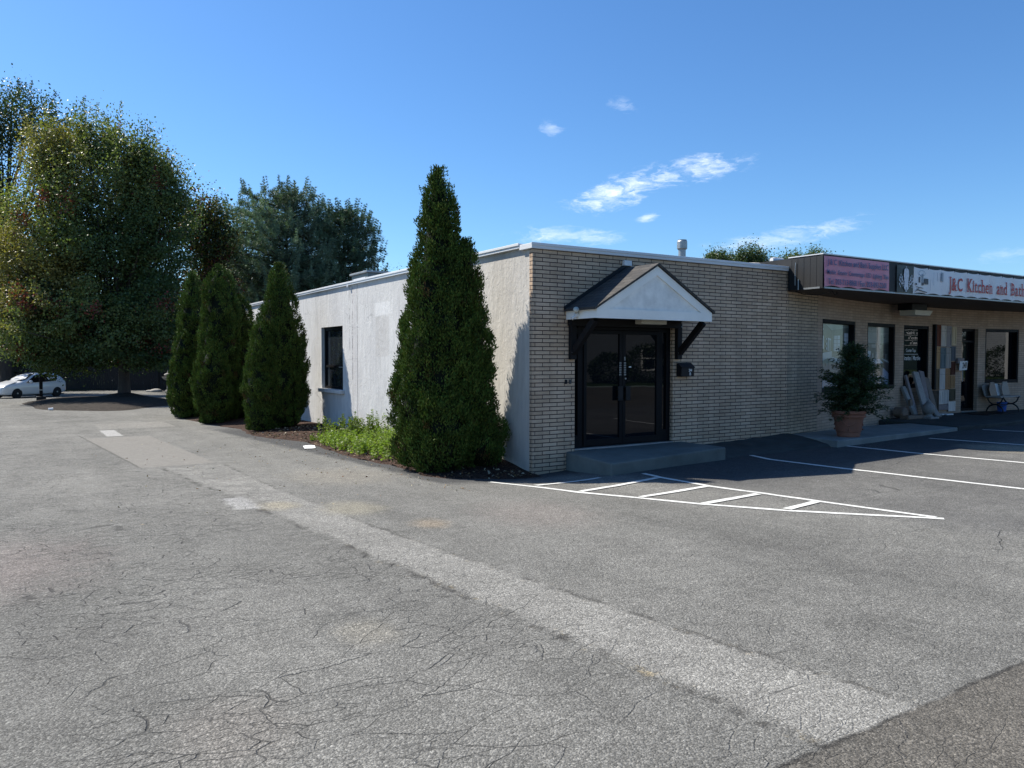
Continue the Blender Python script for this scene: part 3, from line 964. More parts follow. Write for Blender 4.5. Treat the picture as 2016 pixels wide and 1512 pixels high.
for sgn in (-1, 1):                                               # step flashing along the wall
    a = (mx + sgn * (mx - HX0 + .05), EZ1 - .02); c = (mx, AP + .03)
    p = [(a[0], -.045, a[1] + .03), (c[0], -.045, c[1] + .03), (c[0], -.045, c[1] + .10), (a[0], -.045, a[1] + .09)]
    mb.prism(p if sgn > 0 else p[::-1], (0, .043, 0))
mb.build('flashing', M['canopy'], hood)
for xx in (.785, 3.28):
    mb = MB()
    mb.box(xx - .06, xx + .06, -.085, -.002, 1.95, EZ0)
    br = mb.build('bracket', M['darkpaint'], hood, bevel=.008)
    mb = MB()
    mb.obox((xx, -.37, 2.345), (1, 0, 0), (0, -.60, .56), (0, .56, .60), .045, .40, .055)
    mb.build('brace', M['darkpaint'], br, bevel=.006)
    for zz in (2.07, 2.56):
        for q in (-.035, .035):
            mb = MB(); mb.lathe([(.014, -.092), (.014, -.085)], (xx + q, 0, zz), 10, axis='Y')
            mb.build('bolt', M['steel'], br)
mb = MB(); mb.box(HX0 + .03, HX1 - .03, -.12, -.002, EZ0 - .10, EZ0 + .03); mb.build('ledger_beam', M['darkpaint'], hood)

o = MB(); o.box(2.02, 2.62, -.42, -.24, 2.575, 2.655)
l = o.build('ceiling_light', M['lamp'], bevel=.012); tag(l, 'small boxy cream ceiling light under the entrance hood', 'light')
fl = thing('security_light', 'small white motion sensor flood light on the side board of the hood', 'light', (.66, -.33, 2.70))
o = MB(); o.lathe([(.045, -.03), (.045, .012)], (.655, -.33, 2.70), 14, axis='X'); o.build('mount', M['white'], fl)
o = MB(); o.tube([(.64, -.33, 2.72), (.60, -.38, 2.76), (.565, -.43, 2.78)], [.02, .03, .05], 10); o.build('lamp_head', M['lamp'], fl, smooth=True)
o = MB(); o.tube([(.64, -.33, 2.69), (.60, -.30, 2.65), (.58, -.29, 2.63)], [.018, .025, .03], 10); o.build('sensor_head', M['white'], fl, smooth=True)
o = MB(); o.box(1.915, 2.09, -.075, -.004, 3.625, 3.72)
tag(o.build('junction_box', M['white'], bevel=.008), 'small white metal box on the brick just above the hood ridge', 'box')

mbx = thing('mailbox', 'black wall mailbox with white characters to the right of the entrance', 'mailbox', (3.27, 0, 1.62))
o = MB(); o.prism([(3.27, 0, 1.62), (3.27, -.135, 1.62), (3.27, -.14, 1.80), (3.27, -.05, 1.868), (3.27, 0, 1.868)], (.335, 0, 0)); o.build('body', M['black'], mbx, bevel=.006)
o = MB(); o.prism([(3.262, -.148, 1.785), (3.262, -.152, 1.80), (3.262, -.045, 1.882), (3.262, -.002, 1.882), (3.262, -.002, 1.876), (3.262, -.046, 1.874)], (.351, 0, 0)); o.build('lid', M['black'], mbx)
o = MB()
put_text(o, '244', (3.455, -.1425, 1.715), (1, 0, 0), (0, 0, 1), .085, .055, bold=.02); put_text(o, 'B', (3.478, -.1415, 1.645), (1, 0, 0), (0, 0, 1), .04, .055, bold=.02)
o.build('lettering', M['white'], mbx)
for xx, tone in ((.645, 'black'), (.735, 'steelgrey')):
    o = MB(); o.box(xx, xx + .042, -.028, -.002, 1.53, 1.605)
    q = o.build('card_reader', M['black'] if tone == 'black' else pm('grey_plastic', (.045, .05, .055), .5), bevel=.006)
    tag(q, 'left, darker one of two small boxes on the brick beside the doors' if tone == 'black' else 'right, greyer one of two small boxes on the brick beside the doors', 'card reader', 'card readers by the entrance')

o = MB()
o.add([(.67, .0, -.1), (.67, -1.23, -.1), (3.40, -1.13, -.1), (3.40, 0, -.1), (.67, 0, .365), (.67, -1.23, .300), (3.40, -1.13, .385), (3.40, 0, .385)],
      [(0, 3, 2, 1), (4, 5, 6, 7), (0, 1, 5, 4), (1, 2, 6, 5), (2, 3, 7, 6), (3, 0, 4, 7)])
st = o.build('entrance_step', M['stepc'], bevel=.03, seg=3)
tag(st, 'worn grey concrete step in front of the double glass doors', 'step')

# things on the roof
hv = thing('air_conditioner', 'pale grey green rooftop air conditioning unit behind the side wall coping', 'air conditioner', (2.5, 13.4, 3.78))
o = MB(); o.box(2.5, 4.75, 13.4, 14.85, 3.78, 4.76); o.build('casing', M['hvac'], hv, bevel=.02)
o = MB(); o.box(2.44, 4.81, 13.34, 14.91, 4.76, 4.83); o.build('lid', M['steel'], hv, bevel=.015)
o = MB(); o.box(2.487, 2.5, 13.60, 14.62, 3.95, 4.60); o.build('louvre', M['hvacdark'], hv)
o = MB(); o.box(2.483, 2.5, 13.58, 14.64, 4.60, 4.635); o.build('trim', M['coping'], hv)
o = MB(); o.box(2.85, 3.55, 13.39, 13.4, 3.95, 4.56); o.build('louvre', M['hvacdark'], hv)
o = MB()
for xx in (3.60, 3.95):
    o.box(xx, xx + .02, 13.385, 13.4, 3.8, 4.75)
o.build('seam', M['hvacdark'], hv)
px_, py_ = 5.78, 2.4
fp = thing('flue_pipe', 'light grey metal flue pipe with a wider cap standing on the roof', 'flue pipe', (px_, py_, 3.78))
o = MB(); o.lathe([(.085, 3.78), (.085, 4.52)], (px_, py_, 0), 20); o.build('pipe', M['steel'], fp, smooth=False)
o = MB(); o.lathe([(.09, 4.47), (.118, 4.50), (.118, 4.66), (.105, 4.68), (.105, 4.70)], (px_, py_, 0), 20); o.build('cap', M['steel'], fp)
o = MB(); o.prism([(6.20, .6, 3.89), (6.22, 1.5, 3.89), (6.30, 1.35, 4.10), (6.32, .75, 4.05)], (1.1, 0, .06))
tag(o.build('roof_membrane_fold', M['rock'], bevel=.03), 'crumpled grey roofing membrane at the end of the brick roof', 'roofing')
o = MB(); o.lathe([(.05, 6.62), (.062, 6.68), (.062, 6.98)], (0, .55, 4.10), 14, axis='X')
tag(o.build('white_pipe', M['white'], smooth=False), 'short fat white pipe lying on the roof beside the black canopy', 'pipe')


# ================================================================== SHOP WITH CURVED BRICK FRONT
def WY(x):
    x0, x1 = 6.47, 7.9
    if x < x1:
        return (wally(x1)) * (x - x0) / (x1 - x0)
    return wally(x)


XS = np.linspace(6.47, 24, 800)
YS = np.array([WY(x) for x in XS])
ARC = np.concatenate([[0], np.cumsum(np.hypot(np.diff(XS), np.diff(YS)))])
arc = lambda x: float(np.interp(x, XS, ARC))
SH = thing('shop_building', 'shop with a gently curved tan brick front, big windows and a dark recessed door', 'building', (12, 1.2, 0))
OPEN = [(8.18, 10.16, 1.17, 2.86), (10.86, 12.46, 1.16, 2.86), (12.93, 14.30, 1.14, 2.85), (16.03, 16.84, .40, 2.82), (17.20, 18.80, 1.20, 2.83)]
brk = sorted({6.475, 24.0, 7.9, *[a for o in OPEN for a in o[:2]]})
seg = []
for a, b in zip(brk[:-1], brk[1:]):
    n = max(1, int((b - a) / .45))
    seg += [(a + (b - a) * i / n, a + (b - a) * (i + 1) / n) for i in range(n)]


def off(x, d):
    """point on the curve moved d metres back from the face"""
    e = .01
    ty = (WY(x + e) - WY(x - e)) / (2 * e) if x > 6.6 else .2
    L = math.hypot(1, ty)
    return (x - ty / L * d, WY(x) + d / L)


mb = MB(); mb2 = MB()
for a, b in seg:
    mid = (a + b) / 2
    op = next((o for o in OPEN if o[0] < mid < o[1]), None)
    if op:                                                        # straight chord across an opening
        f = lambda x: WY(op[0]) + (WY(op[1]) - WY(op[0])) * (x - op[0]) / (op[1] - op[0])
        pts = [(a, f(a)), (b, f(b)), (b, f(b) + .28), (a, f(a) + .28)]
        rng_ = [(-.2, op[2]), (op[3], 3.90)]
    else:
        q = off(b, .28), off(a, .28)
        pts = [(a, WY(a)), (b, WY(b)), q[0], q[1]]
        rng_ = [(-.2, 3.90)]
    for z0, z1 in rng_:
        (mb2 if b < 7.91 else mb).prism([(x, y, z0) for x, y in pts], (0, 0, z1 - z0))
uvS = lambda w, i: (arc(w[0]) + max(0, w[1] - WY(min(w[0], 23.9))) + .05, w[2])
mb.build('brick_wall', M['brick2'], SH, uvf=uvS)
mb2.build('brick_wall', brick_mat('tan_brick_dark_joint', (.46, .345, .245), (.56, .43, .31), (.06, .05, .046)), SH, uvf=lambda w, i: (arc(w[0]) + max(0, w[1] - WY(w[0])) + 6.5, w[2]))  # darker mortar on the straight stretch next to the brick building
mb = MB(); mb.prism([(6.49, .36, 3.6), (24, -.2, 3.6), (24, 20, 3.6), (6.49, 20, 3.6)], (0, 0, .3)); mb.build('roof', M['roof'], SH)


class Fr:
    """frame on the chord of an opening: u along the wall, d outwards, z up"""
    def __init__(s, xa, xb):
        s.o = Vector((xa, WY(xa), 0)); e = Vector((xb, WY(xb), 0)) - s.o
        s.L = e.length; s.u = e.normalized(); s.n = Vector((s.u.y, -s.u.x, 0))

    def p(s, u, d, z):
        q = s.o + s.u * u + s.n * d
        return (q.x, q.y, z)

    def box(s, mb, u0, u1, d0, d1, z0, z1, m=0):
        pts = [s.p(u0, d1, z0), s.p(u1, d1, z0), s.p(u1, d0, z0), s.p(u0, d0, z0)]
        return mb.prism(pts, (0, 0, z1 - z0), m)


PC = {}


def pcol(name, c):
    if name not in PC:
        PC[name] = pm('print_' + name, c, .35, .06, 4, coat=.55)
    return PC[name]


def shop_window(fr, z0, z1, dg, fw=.06):
    f = MB()
    fr.box(f, .003, fw, -dg - .03, -.012, z0, z1); fr.box(f, fr.L - fw, fr.L - .003, -dg - .03, -.012, z0, z1)
    fr.box(f, fw, fr.L - fw, -dg - .03, -.012, z1 - .08, z1); fr.box(f, fw, fr.L - fw, -dg - .03, -.012, z0, z0 + .10)
    w = f.build('window', M['bronze'], SH)
    return w


# the four windows and the door
frs = [Fr(a, b) for a, b, _, _ in OPEN]
DGL = .15


def poster(fr, z0, z1, px, py, shapes, base, win, name):
    """flat print behind the glass; shapes are polygons in the print's own coordinates"""
    (xl, xr), (ytl, ytr, ybl, ybr) = px, py
    u0, u1 = .30, fr.L - .06
    m = MB(); mats = [pcol(*base)]
    fr.box(m, .06, u1, -DGL - .02, -DGL - .002, z0 + .10, z1 - .08)
    for k, (cn, c, pts) in enumerate(shapes):
        mt = pcol(cn, c)
        if mt not in mats: mats.append(mt)
        out = []
        for cx, cy in pts:
            fu = (cx - xl) / (xr - xl)
            tp = ytl + (ytr - ytl) * fu; bt = ybl + (ybr - ybl) * fu
            fz = min(1, max(0, (cy - tp) / (bt - tp)))
            out.append(fr.p(max(.06, u0 + fu * (u1 - u0)), -DGL + .0004 * (k + 1), z1 - .08 - fz * (z1 - z0 - .18)))
        m.poly(out[::-1], mats.index(mt))
    o = m.build('printed_picture', mats, win)
    return o


w1 = shop_window(frs[0], 1.17, 2.86, DGL)
CE, WA, WD, LT, FL, CB, TB, DK, GR = ('ceiling', (.17, .21, .20)), ('wall', (.065, .075, .070)), ('wall_dark', (.040, .048, .048)), ('light', (.45, .52, .60)), ('floor', (.22, .29, .38)), ('cabinet', (.12, .165, .18)), ('tub', (.30, .37, .44)), ('dark', (.03, .04, .045)), ('grey', (.14, .175, .175))
q = lambda c, *p: (c[0], c[1], p)
poster(frs[0], 1.17, 2.86, (85, 612), (130, 160, 1355, 1310), [
    q(WD, (85, 130), (180, 132), (290, 250), (330, 700), (85, 700)), q(WA, (290, 255), (612, 215), (612, 780), (285, 770)),
    q(CE, (185, 135), (612, 155), (612, 212), (300, 258)), q(CE, (185, 135), (300, 258), (285, 268), (170, 150)),
    q(LT, (322, 368), (447, 360), (445, 662), (320, 655)), q(WD, (322, 435), (447, 432), (447, 438), (322, 441)), q(WD, (381, 365), (388, 365), (388, 660), (381, 660)), q(WD, (322, 510), (447, 510), (447, 514), (322, 514)), q(WD, (322, 578), (447, 580), (447, 586), (322, 584)),
    q(LT, (528, 316), (605, 318), (600, 552), (520, 548)), q(WD, (525, 400), (603, 402), (603, 408), (525, 406)), q(WD, (523, 475), (601, 476), (601, 481), (523, 480)),
    q(LT, (203, 405), (268, 420), (265, 645), (205, 655)), q(WA, (222, 440), (232, 442), (232, 648), (222, 650)), q(GR, (236, 450), (262, 455), (262, 640), (236, 645)),
    q(LT, (85, 365), (130, 370), (132, 612), (85, 615)), q(LT, (85, 215), (120, 225), (118, 262), (85, 268)),
    q(LT, (174, 412), (190, 415), (190, 445), (174, 447)), q(LT, (174, 500), (190, 500), (190, 545), (174, 545)), q(LT, (174, 590), (190, 590), (190, 630), (174, 630)),
    q(GR, (285, 700), (612, 745), (612, 790), (270, 790)), q(TB, (85, 700), (280, 655), (285, 780), (220, 800), (85, 850)),
    q(CB, (85, 850), (217, 780), (217, 1045), (85, 1210)), q(TB, (85, 830), (130, 750), (215, 770), (200, 790), (85, 855)), q(DK, (155, 890), (170, 885), (166, 940), (152, 945)), q(DK, (85, 1190), (205, 1060), (205, 1078), (85, 1225)),
    q(FL, (85, 1225), (215, 1055), (340, 1080), (480, 1110), (612, 1180), (612, 1310), (85, 1355)), q(CB, (220, 840), (460, 890), (440, 1060), (220, 1000)), q(GR, (220, 1000), (440, 1060), (520, 1120), (430, 1150), (215, 1050)),
    q(TB, (222, 830), (300, 765), (485, 810), (450, 895)), q(LT, (270, 790), (310, 778), (460, 808), (430, 852)), q(LT, (445, 890), (487, 818), (487, 850), (455, 905)),
    q(WD, (480, 760), (612, 750), (612, 1080), (470, 1020)), q(CB, (490, 780), (600, 770), (600, 1040), (490, 1000)), q(TB, (445, 1020), (612, 1090), (612, 1100), (445, 1035)), q(DK, (450, 1040), (612, 1105), (612, 1160), (470, 1085)),
    q(CB, (333, 150), (336, 150), (336, 1320), (333, 1320))], ('wall', (.085, .105, .10)), w1, 'a')
w2 = shop_window(frs[1], 1.16, 2.86, DGL)
CI = ('ceiling_pale', (.21, .24, .24)); CI2 = ('ceiling_mid', (.15, .175, .175)); BR = ('island', (.075, .07, .07)); FB = ('floor_blue', (.25, .31, .42))
poster(frs[1], 1.16, 2.86, (65, 548), (105, 132, 1345, 1325), [
    q(CI, (65, 105), (548, 130), (548, 435), (380, 470), (65, 450)), q(CI2, (65, 105), (548, 130), (548, 260), (65, 230)), q(CI2, (370, 300), (548, 270), (548, 430), (380, 460)),
    q(WA, (65, 450), (380, 470), (548, 435), (548, 820), (65, 800)), q(WD, (390, 500), (548, 470), (548, 800), (385, 790)), q(CB, (405, 600), (535, 605), (535, 612), (405, 607)), q(CB, (405, 690), (535, 690), (535, 697), (405, 697)),
    q(CI, (300, 110), (358, 112), (345, 500), (310, 500)), q(DK, (286, 110), (296, 110), (292, 490), (286, 490)), q(DK, (425, 335), (480, 332), (470, 345), (430, 352)), q(DK, (62, 240), (85, 245), (80, 258), (62, 256)), q(DK, (232, 430), (262, 433), (255, 442), (232, 440)),
    q(CI, (158, 485), (252, 485), (250, 562), (165, 555)), q(CI, (325, 500), (388, 500), (380, 578), (330, 570)), q(LT, (65, 615), (147, 625), (142, 785), (65, 780)), q(CI, (250, 640), (300, 640), (315, 700), (305, 780), (245, 780)), q(CI, (170, 680), (205, 670), (215, 780), (160, 785)), q(CI, (475, 690), (498, 690), (492, 805), (478, 805)),
    q(GR, (65, 790), (400, 780), (548, 870), (548, 1000), (430, 960), (65, 900)), q(BR, (350, 795), (548, 890), (548, 1090), (430, 980), (425, 885)),
    q(LT, (205, 800), (350, 795), (428, 885), (212, 890)), q(LT, (385, 785), (410, 785), (548, 855), (548, 870)), q(BR, (215, 890), (425, 885), (415, 980), (222, 1000)), q(DK, (222, 1000), (415, 985), (410, 1135), (225, 1165)), q(GR, (290, 820), (305, 818), (303, 845), (290, 845)),
    q(FB, (65, 1000), (160, 990), (215, 1010), (225, 1165), (410, 1140), (418, 968), (548, 1092), (548, 1325), (65, 1345)), q(BR, (130, 940), (200, 945), (215, 1010), (200, 1160), (120, 1100))], CI, w2, 'b')

for k in (2, 4):
    fr = frs[k]; z0, z1 = OPEN[k][2:]
    w = shop_window(fr, z0, z1, DGL)
    g = MB(); fr.box(g, .06, fr.L - .06, -DGL - .02, -DGL, z0 + .10, z1 - .08); g.build('pane', M['glass'], w)
    if k == 2:                                                    # white lettering stuck on the glass
        g = MB()
        put_text(g, 'Counter Tops', fr.p(.42, -DGL + .004, 2.10), fr.u, (0, 0, 1), .52, .12, bold=.01)
        put_text(g, 'Granite / Marble', fr.p(.24, -DGL + .004, 1.90), fr.u, (0, 0, 1), .95, .125, bold=.01)
        fr.box(g, .24, fr.L - .3, -DGL + .002, -DGL + .004, 2.06, 2.07)
        g.build('lettering', M['white'], w)
# door
fr = frs[3]
f = MB()
fr.box(f, .003, .06, -.24, -.10, .40, 2.82); fr.box(f, fr.L - .06, fr.L - .003, -.24, -.10, .40, 2.82)
fr.box(f, .06, fr.L - .06, -.24, -.10, 2.75, 2.82); fr.box(f, .06, fr.L - .06, -.24, -.10, 2.42, 2.48)
fr.box(f, .06, fr.L - .06, -.24, -.10, .40, .47)
sd = f.build('door', M['bronze'], SH, bevel=.004)
g = MB(); fr.box(g, .06, fr.L - .06, -.20, -.185, .47, 2.42); g.build('pane', M['glass'], sd)
g = MB(); fr.box(g, .06, fr.L - .06, -.20, -.185, 2.48, 2.75); g.build('transom', M['glass'], sd)
g = MB(); put_text(g, '247', fr.p(.30, -.180, 2.60), fr.u, (0, 0, 1), .20, .135, bold=.03); g.build('house_number', M['lamp'], sd)
g = MB(); g.tube([fr.p(.16, -.12, 1.25), fr.p(.16, -.06, 1.27), fr.p(.16, -.06, 1.58), fr.p(.16, -.12, 1.60)], .014, 8); g.build('handle', M['steel'], sd)
g = MB(); fr.box(g, .0, fr.L, -.28, .02, .33, .395); g.build('threshold', M['concrete'], SH)

# canopy box over the shop front
CX0, CY, CZ0, CZ1 = 6.44, -.86, 3.39, 4.06
XE = 21.0
mb = MB()
mb.prism([(CX0, CY, CZ0), (XE, CY, CZ0), (XE, -.035, CZ0), (CX0, -.035, CZ0)], (0, 0, CZ1 - CZ0))
mb.prism([(6.49, -.035, CZ0 + .003), (XE, -.035, CZ0 + .003), (XE, 2.2, CZ0 + .003), (6.49, 2.2, CZ0 + .003)], (0, 0, CZ1 - CZ0 - .003))
can = mb.build('canopy', M['canopy'], SH)
mb = MB(); mb.prism([(CX0 + .03, CY + .03, CZ0 - .02), (XE, CY + .03, CZ0 - .02), (XE, 1.4, CZ0 - .02), (16, 1.6, CZ0 - .02), (11, 1.4, CZ0 - .02), (7.0, .33, CZ0 - .02), (6.5, -.004, CZ0 - .02), (CX0 + .03, -.004, CZ0 - .02)], (0, 0, .018))
mb.build('soffit', M['soffit'], can)
mb = MB(); mb.box(CX0 - .012, XE, CY - .02, CY + .05, CZ1, CZ1 + .022); mb.box(CX0 - .012, CX0 + .05, CY + .05, -.04, CZ1, CZ1 + .02)
mb.build('drip_edge', M['coping'], can)
mb = MB(); mb.box(CX0 - .012, CX0 + .045, CY - .012, CY + .045, CZ0 - .01, CZ1 - .002); mb.build('corner_trim', M['canopy'], can)
mb = MB(); mb.box(CX0 - .02, CX0 - .001, CY + .05, -.42, CZ0 - .012, CZ0 + .022); mb.box(CX0 + .05, XE, CY - .010, CY - .001, CZ0 - .012, CZ0 + .02); mb.build('bottom_trim', M['steel'], can)
mb = MB()
for i in range(5):
    yy = CY + .14 + i * .15
    mb.box(CX0 - .0035, CX0 - .001, yy, yy + .012, CZ0 + .03, CZ1 - .03)
mb.build('panel_rib', M['canopy'], can)
mb = MB(); mb.tube([(6.50, -.03, 3.42), (6.58, -.30, 3.30), (6.72, -.55, 3.27), (6.95, -.62, 3.33), (7.10, -.62, 3.37), (7.22, -.60, 3.29), (7.32, -.58, 3.31), (7.34, -.56, 3.37)], .008, 6)
tag(mb.build('loose_cable', M['black']), 'thin black cable drooping under the left end of the canopy', 'cable')
mb = MB(); mb.tube([(6.425, -.22, 3.48), (6.42, -.22, 3.80), (6.425, -.23, 3.95)], .007, 6); mb.tube([(6.425, -.30, 3.38), (6.425, -.30, 3.60)], .012, 6)
tag(mb.build('conduit', M['steel']), 'thin grey conduit running up the left end of the black canopy', 'conduit')
lt = thing('wall_light', 'black box light with a cream lens under the shop canopy', 'light', (12.3, .75, 3.37))
mb = MB(); mb.box(12.05, 12.75, .55, .95, 3.20, 3.365); mb.build('housing', M['black'], lt, bevel=.015)
mb = MB(); mb.prism([(12.12, .50, 3.06), (12.80, .50, 3.06), (12.9, .48, 3.195), (12.07, .48, 3.195)], (0, .42, 0)); mb.build('lens', M['lamp'], lt, bevel=.01)

# printed cloth banners hung on the canopy
def cloth(name, x0, x1, z0, z1, nsc, sag, mat, parent=None, y=CY - .022, wav=.008, top=True):
    nx, nz = max(8, int((x1 - x0) / .045)), 8
    m = MB(); vs = []
    for i in range(nx + 1):
        s = i / nx; x = x0 + (x1 - x0) * s
        ph = (s * nsc) % 1.0
        sc = 4 * ph * (1 - ph)
        za = z0 + sag * sc; zb = z1 - (sag * .8 * sc if top else 0)
        for j in range(nz + 1):
            t_ = j / nz
            yy = y - .004 - wav * (math.sin(x * 5.1 + t_ * 3) + math.sin(x * 11 + 2 * t_)) * .5 - .012 * sc * math.sin(math.pi * t_)
            vs.append((x, yy, za + (zb - za) * t_))
    k = nz + 1
    m.add(vs, [(i * k + j, (i + 1) * k + j, (i + 1) * k + j + 1, i * k + j + 1) for i in range(nx) for j in range(nz)])
    return m.build(name, mat, parent, smooth=True)


def flat_on(mb, pts, y, m=0):
    mb.prism([(x, y, z) for x, z in pts], (0, .002, 0), m)


YT = CY - .052
rb = thing('banner', 'faded red banner with blue writing on the left end of the canopy', 'banner', (7.56, CY - .022, 3.7))
cloth('cloth', 6.455, 8.685, 3.405, 4.03, 4, .035, pm('faded_red_vinyl', (.60, .225, .30), .45, .12, 2.2), rb, top=False)
lm = pm('blue_print', (.045, .075, .21), .5, .1, 5); lo = pm('pale_outline', (.55, .55, .62), .5, .1, 5)
for off_, mm, nm, dxz in ((.017, 0, 'lettering_outline', 0), (.004, 1, 'lettering', -.003)):
    m = MB()
    for body, x, z, w, h in (('J & C  Kitchen and Bath Supplies LLC', 6.52, 3.855, 2.10, .118), ('Marble  Granite  Countertops  LED  Lighting  Tiles', 6.52, 3.665, 2.11, .095), ('Tel: 203-713-8868 / Fax: 203-693-2268', 6.56, 3.465, 2.0, .118)):
        put_text(m, body, (x, YT + dxz, z), (1, 0, 0), (0, 0, 1), w, h, bold=off_, cap=.73)
    m.build(nm, lo if mm == 0 else lm, rb)

wb = thing('banner', 'long white shop banner with red serif lettering and a chandelier at its left end', 'banner', (13, CY - .022, 3.7))
cloth('cloth', 9.625, 19.6, 3.41, 4.0, 18, .028, pm('white_vinyl', (.72, .71, .73), .45, .06, 1.5), wb)
cloth('chandelier_panel', 8.99, 9.62, 3.40, 4.005, 1, .01, pm('dark_green_vinyl', (.020, .028, .026), .45, .2, 2), wb, top=False)
m = MB()
cx, cz = 9.31, 3.70
def disc(mb, x, z, rx, rz, n=14, y=YT, mm=0):
    flat_on(mb, [(x + rx * math.cos(2 * math.pi * i / n), z + rz * math.sin(2 * math.pi * i / n)) for i in range(n)], y, mm)
flat_on(m, [(cx - .008, 3.44), (cx + .008, 3.44), (cx + .006, 3.99), (cx - .006, 3.99)], YT)
disc(m, cx, 3.895, .085, .05); flat_on(m, [(cx - .10, 3.80), (cx + .10, 3.80), (cx + .085, 3.895), (cx - .085, 3.895)], YT - .0005)
flat_on(m, [(cx - .10, 3.80), (cx - .065, 3.62), (cx - .09, 3.50), (cx + .09, 3.50), (cx + .065, 3.62), (cx + .10, 3.80)], YT + .0005)
disc(m, cx, 3.50, .075, .035); disc(m, cx, 3.45, .03, .02)
for sg in (-1, 1):
    for rr_, zz in ((.15, 3.68), (.21, 3.72), (.255, 3.66)):
        P = [(cx + sg * (.05 + (rr_ - .05) * s), zz - .055 * math.sin(math.pi * s) - .03 * (1 - s)) for s in np.linspace(0, 1, 8)]
        for a, b in zip(P[:-1], P[1:]):
            q_ = [(a[0], a[1]), (b[0], b[1]), (b[0], b[1] + .014), (a[0], a[1] + .014)]
            flat_on(m, q_ if sg > 0 else q_[::-1], YT - .001 * (1 if sg > 0 else 1.2))
        disc(m, cx + sg * rr_, zz + .012, .022, .012, 10); flat_on(m, [(cx + sg * rr_ - .008, zz + .015), (cx + sg * rr_ + .008, zz + .015), (cx + sg * rr_ + .008, zz + .09), (cx + sg * rr_ - .008, zz + .09)], YT - .0006)
        disc(m, cx + sg * rr_, zz - .07, .012, .03, 8); disc(m, cx + sg * (rr_ - .03), zz - .12, .010, .022, 8)
m.build('chandelier_print', pm('chandelier_white', (.62, .63, .68), .5, .15, 20), wb)
m = MB()
for n_, (pts) in enumerate([
        [(10.02, 3.635), (10.18, 3.63), (10.18, 3.755), (10.02, 3.76)], [(9.80, 3.66), (9.86, 3.66), (9.86, 3.79), (9.80, 3.78)],
        [(9.67, 3.60), (9.73, 3.60), (9.73, 3.64), (9.67, 3.64)], [(9.72, 3.49), (10.12, 3.44), (10.14, 3.455), (9.75, 3.51)],
        [(9.66, 3.44), (9.82, 3.53), (9.82, 3.545), (9.66, 3.455)], [(9.92, 3.60), (9.99, 3.60), (9.99, 3.66), (9.92, 3.66)], [(9.70, 3.555), (9.98, 3.53), (9.98, 3.542), (9.70, 3.567)]]):
    flat_on(m, pts, YT - .0004 * n_)
m.build('sketch_dark', pm('sketch_ink', (.055, .05, .06), .5), wb)
m = MB()
for n_, pts in enumerate([[(10.72, 3.73), (10.80, 3.725), (10.80, 3.93), (10.72, 3.935)], [(9.92, 3.66), (9.98, 3.66), (9.98, 3.86), (9.94, 3.86)], [(10.40, 3.62), (10.405, 3.62), (10.405, 3.92), (10.40, 3.92)], [(10.55, 3.72), (10.56, 3.72), (10.56, 3.92), (10.55, 3.92)], [(10.26, 3.50), (10.265, 3.50), (10.265, 3.75), (10.26, 3.75)]]):
    flat_on(m, pts, YT - .0004 * n_)
for i in range(18):
    a = 2 * math.pi * i / 18; b = 2 * math.pi * (i + 1) / 18
    flat_on(m, [(9.92 + .13 * math.cos(a), 3.87 + .065 * math.sin(a)), (9.92 + .13 * math.cos(b), 3.87 + .065 * math.sin(b)), (9.92 + .12 * math.cos(b), 3.87 + .057 * math.sin(b)), (9.92 + .12 * math.cos(a), 3.87 + .057 * math.sin(a))], YT - .001)
m.build('sketch_pale', pm('sketch_grey', (.27, .31, .36), .5), wb)
SER = {'J': [(.78, 1)], 'K': [(.1, 0), (.1, 1), (.88, 0), (.84, 1)], 'i': [(.5, 0), (.3, .71)], 't': [(.7, 0)], 'h': [(.12, 0), (.86, 0), (.0, 1)], 'n': [(.14, 0), (.86, 0), (.0, .71)],
       'd': [(.9, 0), (.75, 1)], 'a': [(.92, 0)], 'B': [(.06, 0), (.06, 1)], 'C': [], '&': [(.95, 0)], 'c': [], 'e': [], 'S': [], 'u': [(.1, .71), (.75, .71), (.95, 0)], 'p': [(.15, -.28), (.0, .71)], 'l': [(.5, 0), (.2, 1)], 's': []}
m = MB()
xc = 11.05; zb_ = 3.545; H = .312; sc = H / .73; xs_ = .78
for ch in 'J&C Kitchen and Bath Supplies':
    if ch == ' ':
        xc += .185; continue
    V, F = text_mesh(ch, .012)
    lo_, hi_ = V.min(0), V.max(0)
    wd = (hi_[0] - lo_[0]) * sc * xs_
    m.add([(xc + (x - lo_[0]) * sc * xs_, YT, zb_ + y * sc) for x, y in V], F)
    for fx, fy in SER.get(ch, []):
        flat_on(m, [(xc + fx * wd - .042, zb_ + fy * H), (xc + fx * wd + .042, zb_ + fy * H), (xc + fx * wd + .042, zb_ + fy * H + (-.016 if fy > .5 else .016)), (xc + fx * wd - .042, zb_ + fy * H + (-.016 if fy > .5 else .016))][::(1 if fy < .5 else -1)], YT - .001)
    xc += wd + .040
m.build('lettering', pm('red_print', (.46, .030, .032), .5, .1, 5), wb)
for i in range(17):
    x = 9.66 + (i + 1) * (9.975 / 18)
    m = MB(); m.box(x - .004, x + .004, CY - .034, CY - .02, 3.97, 4.04); m.build('tie', M['black'], wb)


